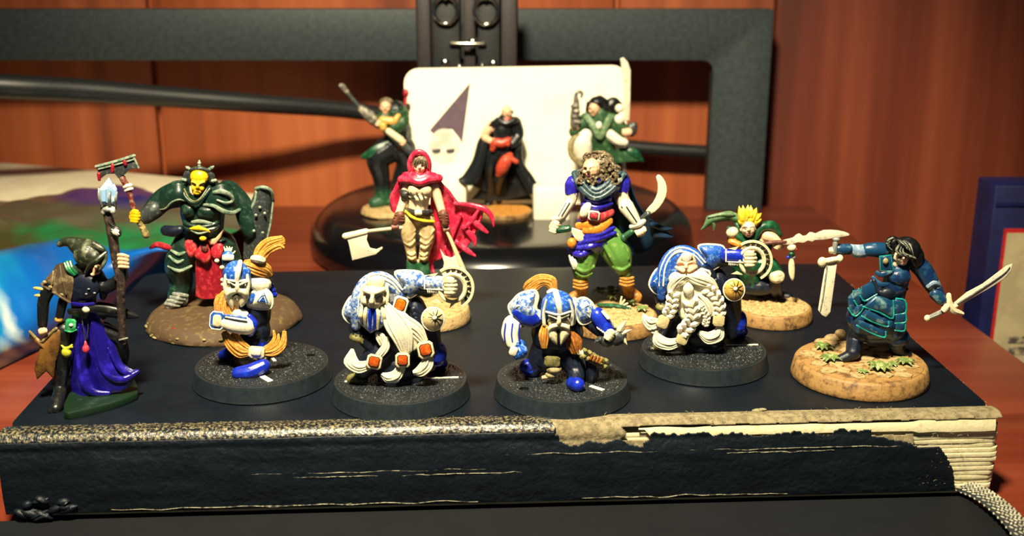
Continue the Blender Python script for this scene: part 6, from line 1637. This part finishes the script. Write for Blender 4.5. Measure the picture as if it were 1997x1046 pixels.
    p = F.pen('tabard_red'); p.limb([(60, 110, -60, 12), (120, 80, -70, 26), (200, 100, -70, 30), (255, 120, -60, 14)], 4, 9, .6); p.build('cape_end', root)
    F.crop(*A)
    # arm and axe
    p = F.pen('steel_dark'); p.limb([(345, 310, -45, 46), (300, 345, -52, 40)], 2, 12); p.build('vambrace', root)
    p = F.pen('rust'); p.limb([(305, 335, -60, 26), (285, 350, -66, 22)], 2, 9); p.build('cuff', root)
    p = F.pen('mask_yellow'); p.hand(240, 350, -70, 36, 5); p.build('hand', root, voxel=.02, smooth=1)
    p = F.pen('rust'); p.limb([(180, 150, -70, 16), (215, 220, -72, 14), (235, 300, -74, 14), (255, 340, -74, 14)], 3, 9); p.build('axe_haft', root)
    p = F.pen('grip_tan'); p.limb([(255, 350, -74, 16), (280, 395, -74, 16), (300, 440, -74, 19)], 3, 9)
    for k in range(5): p.ball(262 + k * 10, 368 + k * 18, -74, 20, 9, 20, 25)
    p.build('axe_grip', root, voxel=.022)
    p = F.pen('trim'); p.limb([(190, 196, -76, 9), (205, 190, -86, 10), (222, 186, -76, 9)], 3, 7).limb([(196, 214, -76, 8), (212, 208, -86, 9), (228, 204, -76, 8)], 3, 7); p.build('axe_band', root)
    p = F.pen('steel_dark'); p.prism([(48, 90), (235, 36), (262, 98), (215, 108), (195, 130), (160, 152), (140, 128), (100, 130), (58, 162), (55, 130)], -84, -60); ax = p.build('axe_head', root, bevel=.02)
    p = F.pen('armor_edge'); p.limb([(46, 92, -86, 8), (140, 68, -88, 8), (240, 36, -86, 8)], 3, 7).limb([(236, 40, -86, 5), (262, 98, -86, 5)], 2, 6).limb([(58, 105, -88, 4), (140, 84, -89, 4), (240, 55, -88, 4)], 3, 6); p.build('axe_edge', ax)
    p = F.pen('tabard_red'); p.limb([(130, 82, -88, 9), (128, 118, -88, 8)], 2, 7).limb([(192, 66, -88, 10), (195, 80, -88, 9)], 2, 7).limb([(60, 130, -88, 10), (62, 158, -88, 8)], 2, 7); p.build('axe_stain', ax)
    # shield
    p = F.pen('steel_dark'); p.sheet([[(860, 205, 0), (890, 200, -40), (930, 215, -20), (945, 265, 20)], [(835, 270, 0), (870, 290, -40), (920, 285, -30), (948, 275, 10)], [(810, 350, 0), (850, 380, -30), (900, 380, -30), (938, 375, 0)], [(800, 460, 0), (840, 490, -20), (890, 480, -20), (920, 470, 0)], [(795, 560, 0), (830, 590, -10), (880, 580, -10), (905, 560, 0)]], 14, 4); sh = p.build('shield', root, angle=80)
    p = F.pen('armor_edge'); p.limb([(860, 205, -8, 9), (895, 198, -45, 10), (935, 215, -25, 10), (948, 268, 10, 8)], 4, 8).limb([(862, 215, -10, 8), (858, 260, -20, 8), (815, 350, -10, 7)], 3, 7).limb([(945, 272, 8, 6), (935, 380, -4, 6), (915, 470, -4, 5)], 3, 7); p.build('shield_rim', sh)
    for (u, v) in ((880, 300), (905, 330), (850, 420), (895, 430), (860, 340)):
        p = F.pen('armor_edge'); p.ball(u, v, -48, 8, 8, 6); p.build('rivet', sh)
green_warrior()

# ---------------------------------------------------------------- three figures standing on the round stand
def rifle_figure():
    C, R = base_of(762, 428, 116, DH)
    root = thing('rifle_miniature', 'dark-clad rifle miniature with raised long gun on the glossy stand', 'miniature', C)
    h = .22; round_base(root, C, R, h, 'base_sand', 'base_sand', wob=.01, dome=.05); F = Fig(C.y, (600, 100, 2.378)); zt = DH + h
    pebbles(root, C, R * .8, zt + .06, 'stone', 14, .05, .1, 'rock', 31)
    g = F.gd(345, 720, zt + .04)
    p = F.pen('black_leather'); p.limb([(410, 280, 10, 52), (415, 350, 10, 58), (410, 420, 10, 60)], 4, 10).limb([(370, 460, 0, 66), (325, 500, -20, 56), (340, 580, -10, 42), (345, 640, g * .6, 36)], 4, 10).limb([(440, 450, 10, 62), (460, 520, 20, 52), (430, 600, 20, 40), (420, 680, g, 34)], 4, 10)
    p.use('coat_green').ball(410, 290, 5, 62, 42, 46).limb([(420, 280, 10, 40), (440, 330, -10, 34), (400, 350, -40, 26)], 4, 9).limb([(370, 290, 0, 34), (330, 330, -25, 28), (310, 320, -40, 20)], 4, 9)
    p.use('boot_green').limb([(345, 640, g * .6, 38), (345, 690, g, 38), (310, 705, g - 20, 28)], 3, 9).limb([(420, 680, g, 34), (400, 705, g - 10, 28)], 3, 9)
    p.build('body', root, voxel=.03)
    p = F.pen('green_dark'); p.limb([(390, 450, -30, 40), (320, 470, -50, 34), (255, 490, -50, 12)], 4, 9, .5); p.build('coat_tail', root)
    p = F.pen('skin'); p.face(362, 262, -20, 34, -.1); hd = p.build('head', root, voxel=.02, smooth=1); eyes_mouth(F, 362, 264, -20, 34, -.1, hd, False)
    p = F.pen('hair_curl'); p.ball(364, 236, -8, 32, 22, 30).ball(388, 255, 0, 14, 24, 22); p.build('hair', root, voxel=.02)
    p = F.pen('gold'); p.limb([(345, 320, -48, 18), (390, 325, -50, 20)], 2, 9).limb([(420, 300, -40, 12), (400, 330, -50, 14)], 2, 8); p.build('chest_strap', root)
    p = F.pen('steel_dark'); p.limb([(160, 162, -50, 9), (255, 275, -55, 10), (340, 345, -58, 15), (400, 400, -60, 18), (480, 470, -60, 20)], 3, 9); p.build('rifle', root)
    p = F.pen('gun_grey'); p.limb([(158, 160, -52, 13), (182, 188, -52, 11)], 2, 9).limb([(250, 268, -62, 19), (298, 312, -64, 26), (325, 345, -64, 14)], 3, 9); p.build('rifle_shroud', root)
    p = F.pen('bone'); p.limb([(375, 372, -72, 16), (430, 412, -72, 18)], 2, 9); p.build('rifle_receiver', root)
    p = F.pen('gold'); p.ball(350, 350, -80, 18, 22, 14); p.build('rifle_sight', root)
    p = F.pen('skin'); p.hand(325, 335, -72, 16, 40); p.build('hand', root, voxel=.02, smooth=1)
    p = F.pen('skin'); p.hand(440, 425, -72, 16, 40); p.build('hand', root, voxel=.02, smooth=1)
    p = F.pen('red_leather'); p.limb([(425, 440, -50, 12), (465, 465, -55, 14)], 2, 8); p.build('red_pouch', root)
    p = F.pen('tabard_red'); p.ball(455, 195, 30, 14, 20, 14); p.limb([(455, 210, 30, 7), (450, 300, 25, 6)], 2, 7); p.build('back_banner', root)
rifle_figure()

def cloaked_figure():
    C, R = base_of(982, 432, 112, DH)
    root = thing('cloaked_miniature', 'bald miniature in black cloak with red gloves before the white card', 'miniature', C)
    h = .2; m = MB('base_tan'); m.lathe(C, [(R, 0), (R, h - .03), (R * .96, h), (R * .5, h)], 48); m.build('base', root)
    m = MB('boot_tan'); m.lathe(C, [(R * .93, h - .01), (R * .93, h + .015), (R * .4, h + .02)], 48); m.build('base_top', root)
    F = Fig(C.y, (860, 170, 3.876)); zt = DH + h; g = F.gd(370, 890, zt)
    p = F.pen('black_leather'); p.limb([(490, 260, 0, 66), (470, 330, 0, 78), (460, 420, 0, 70), (450, 490, 0, 70)], 4, 12).limb([(400, 500, 0, 58), (375, 600, 0, 46), (370, 720, g * .5, 40), (365, 860, g, 36), (355, 895, g - 25, 30)], 4, 10).limb([(490, 500, 0, 60), (480, 600, -30, 48), (440, 690, -20, 38), (430, 800, g * .8, 32), (440, 870, g + 20, 28)], 4, 10)
    p.limb([(560, 270, 10, 50), (585, 360, 0, 44), (540, 430, -40, 36)], 4, 9)
    p.use('skin').limb([(390, 290, 10, 38), (350, 330, 0, 34), (330, 380, -10, 30), (380, 410, -50, 26)], 4, 9); p.build('body', root, voxel=.026)
    p = F.pen('skin'); p.face(497, 195, -25, 50, .1); hd = p.build('head', root, voxel=.02, smooth=1); eyes_mouth(F, 497, 197, -25, 50, .1, hd, False)
    p = F.pen('ink'); p.ball(465, 192, 0, 10, 16, 12).ball(540, 190, 0, 9, 16, 12); p.build('ears', hd)
    p = F.pen('red_leather'); p.limb([(475, 240, -40, 14), (500, 252, -50, 16), (520, 238, -40, 12)], 3, 8); p.build('collar', root)
    p = F.pen('red_leather'); p.limb([(390, 470, -70, 22), (410, 420, -80, 34), (460, 425, -90, 34), (510, 400, -85, 24)], 4, 9); p.hand(500, 425, -90, 26, 0); p.build('glove', root, voxel=.024)
    p = F.pen('red_leather'); p.limb([(520, 520, -55, 28), (490, 560, -75, 48), (455, 620, -70, 44), (435, 660, -60, 24)], 4, 10).limb([(530, 540, -70, 20), (570, 565, -75, 18)], 2, 9); p.build('red_greave', root, voxel=.024)
    p = F.pen('black_leather'); p.sheet([[(440, 235, -30), (400, 260, -40), (370, 290, -10), (400, 270, 40)], [(400, 300, -10), (350, 330, 0), (330, 360, 20), (390, 330, 60)], [(360, 400, -20), (310, 400, -20), (290, 420, 20), (400, 430, 80)], [(330, 540, -30), (290, 530, -40), (250, 560, 0), (400, 580, 90)], [(300, 660, -40), (240, 680, -50), (180, 670, -10), (400, 720, 100)], [(270, 720, -40), (210, 745, -50), (135, 700, -20), (400, 820, 100)]], 10, 4); p.build('cloak', root, angle=80)
    p = F.pen('black_leather'); p.sheet([[(540, 235, -40), (590, 260, -10), (595, 280, 30), (520, 260, 60)], [(540, 320, -50), (605, 330, -10), (610, 350, 30), (520, 330, 80)], [(570, 440, -40), (608, 440, -10), (610, 450, 30), (510, 450, 90)], [(550, 560, -30), (600, 570, -40), (620, 570, 10), (500, 600, 100)], [(600, 690, -40), (660, 690, -50), (690, 680, 0), (500, 760, 100)], [(670, 810, -45), (720, 815, -50), (752, 795, -10), (500, 850, 100)]], 10, 4); p.build('cloak', root, angle=80)
    p = F.pen('black_leather'); p.limb([(430, 250, -50, 24), (490, 275, -75, 22), (560, 250, -50, 26)], 4, 9); p.limb([(400, 280, -20, 30), (440, 250, -40, 26)], 2, 9); p.build('cloak_collar', root)
    p = F.pen('pouch_green'); p.ball(735, 795, -40, 26, 28, 12, -30); p.build('cloak_hem', root)
    p = F.pen('black_leather'); p.sheet([[(380, 600, 90), (450, 600, 100), (540, 600, 95)], [(300, 760, 90), (450, 760, 110), (640, 760, 90)], [(230, 850, 70), (450, 860, 110), (690, 850, 60)]], 10, 4); p.build('cloak_back', root, angle=80)
cloaked_figure()

def ranger_figure():
    C, R = base_of(1180, 440, 110, DH)
    root = thing('ranger_miniature', 'long-haired miniature in green coat raising a tall pale sword', 'miniature', C)
    h = .2; round_base(root, C, R, h, 'base_sand', 'base_sand', dome=.03); F = Fig(C.y, (1040, 90, 2.55)); zt = DH + h; g = F.gd(350, 850, zt)
    p = F.pen('coat_green'); p.limb([(330, 350, 10, 62), (335, 420, 10, 68), (345, 500, 10, 62), (350, 560, 10, 66)], 4, 12).limb([(270, 370, 10, 44), (225, 400, 0, 36), (205, 425, -10, 30)], 4, 9).limb([(390, 370, 10, 46), (430, 410, 0, 40), (460, 425, -10, 30)], 4, 9)
    p.use('cape_navy').limb([(320, 600, 10, 56), (320, 700, 10, 44), (320, 800, g, 36), (300, 845, g - 15, 28)], 4, 10).limb([(390, 600, 10, 56), (400, 700, 10, 44), (400, 800, g, 36), (410, 845, g - 15, 28)], 4, 10)
    p.build('body', root, voxel=.03)
    p = F.pen('skin'); p.face(302, 315, -25, 38, -.2); hd = p.build('head', root, voxel=.022, smooth=1); eyes_mouth(F, 302, 317, -25, 38, -.2, hd, False)
    p = F.pen('hair_black'); p.ball(318, 280, -10, 42, 30, 40).ball(350, 315, 0, 32, 50, 36).limb([(330, 270, 0, 26), (370, 300, 10, 30), (400, 280, 15, 28), (435, 290, 15, 10)], 4, 9).limb([(350, 300, 0, 22), (385, 330, 10, 26), (420, 330, 15, 10)], 4, 9).limb([(275, 285, -30, 12), (268, 320, -30, 10)], 2, 8); p.build('hair', root, voxel=.024)
    p = F.pen('olive_scarf'); p.limb([(265, 350, -35, 18), (300, 400, -62, 18), (325, 450, -72, 14)], 4, 8, .6).limb([(385, 350, -35, 18), (360, 400, -60, 18), (335, 455, -72, 14)], 4, 8, .6); p.build('lapel', root)
    p = F.pen('trim'); p.ball(326, 395, -66, 16, 20, 10); p.build('brooch', root)
    for (u, v, r) in ((428, 310, 22), (426, 366, 26)):
        p = F.pen('trim'); p.ball(u, v, -20, r, r, r * .8); p.build('white_puff', root)
    p = F.pen('trim'); p.limb([(380, 440, -40, 26), (420, 470, -45, 26), (455, 480, -45, 18)], 3, 9); p.build('sleeve', root)
    p = F.pen('trim'); p.limb([(265, 440, -40, 30), (245, 480, -50, 46), (250, 540, -45, 40)], 3, 10, .6); p.build('white_satchel', root)
    p = F.pen('bone_dark'); p.limb([(240, 440, -50, 8), (190, 470, -60, 14), (190, 540, -60, 16), (235, 590, -50, 14)], 4, 9); p.build('horn', root)
    p = F.pen('skin'); p.hand(462, 425, -25, 26, 90); p.build('hand', root, voxel=.024, smooth=1)
    p = F.pen('steel_dark'); p.ball(488, 415, -10, 30, 36, 22).ball(500, 400, -10, 20, 24, 18); p.build('sword_guard', root, voxel=.024)
    p = F.pen('blade_white'); p.prism([(432, 62), (448, 56), (470, 80), (484, 120), (482, 260), (478, 370), (452, 376), (448, 200), (438, 100)], -34, -22); p.build('sword_blade', root, bevel=.02)
    p = F.pen('skin'); p.hand(208, 405, -25, 22, -90); p.build('hand', root, voxel=.024, smooth=1)
    p = F.pen('gun_grey'); p.limb([(205, 390, -35, 24), (208, 330, -38, 24), (214, 280, -38, 16), (212, 245, -38, 10), (225, 226, -38, 9), (243, 236, -38, 9), (238, 256, -38, 6)], 4, 9)
    for k in range(4): p.ball(206 + (k % 2) * 8, 300 + k * 26, -52, 22, 12, 14)
    p.build('hooked_staff', root, voxel=.024)
    p = F.pen('coat_green'); p.sheet([[(290, 520, -40), (340, 530, -65), (400, 520, -50), (440, 515, 0)], [(280, 560, -40), (340, 575, -70), (410, 560, -55), (490, 520, -10)], [(270, 600, -30), (340, 610, -60), (430, 580, -50), (540, 570, -10)]], 12, 4); p.build('coat_skirt', root, angle=80)
    p = F.pen('green_dark'); p.limb([(440, 525, -10, 20), (500, 535, -15, 26), (545, 572, -10, 6)], 4, 9, .5); p.build('coat_tail', root)
ranger_figure()
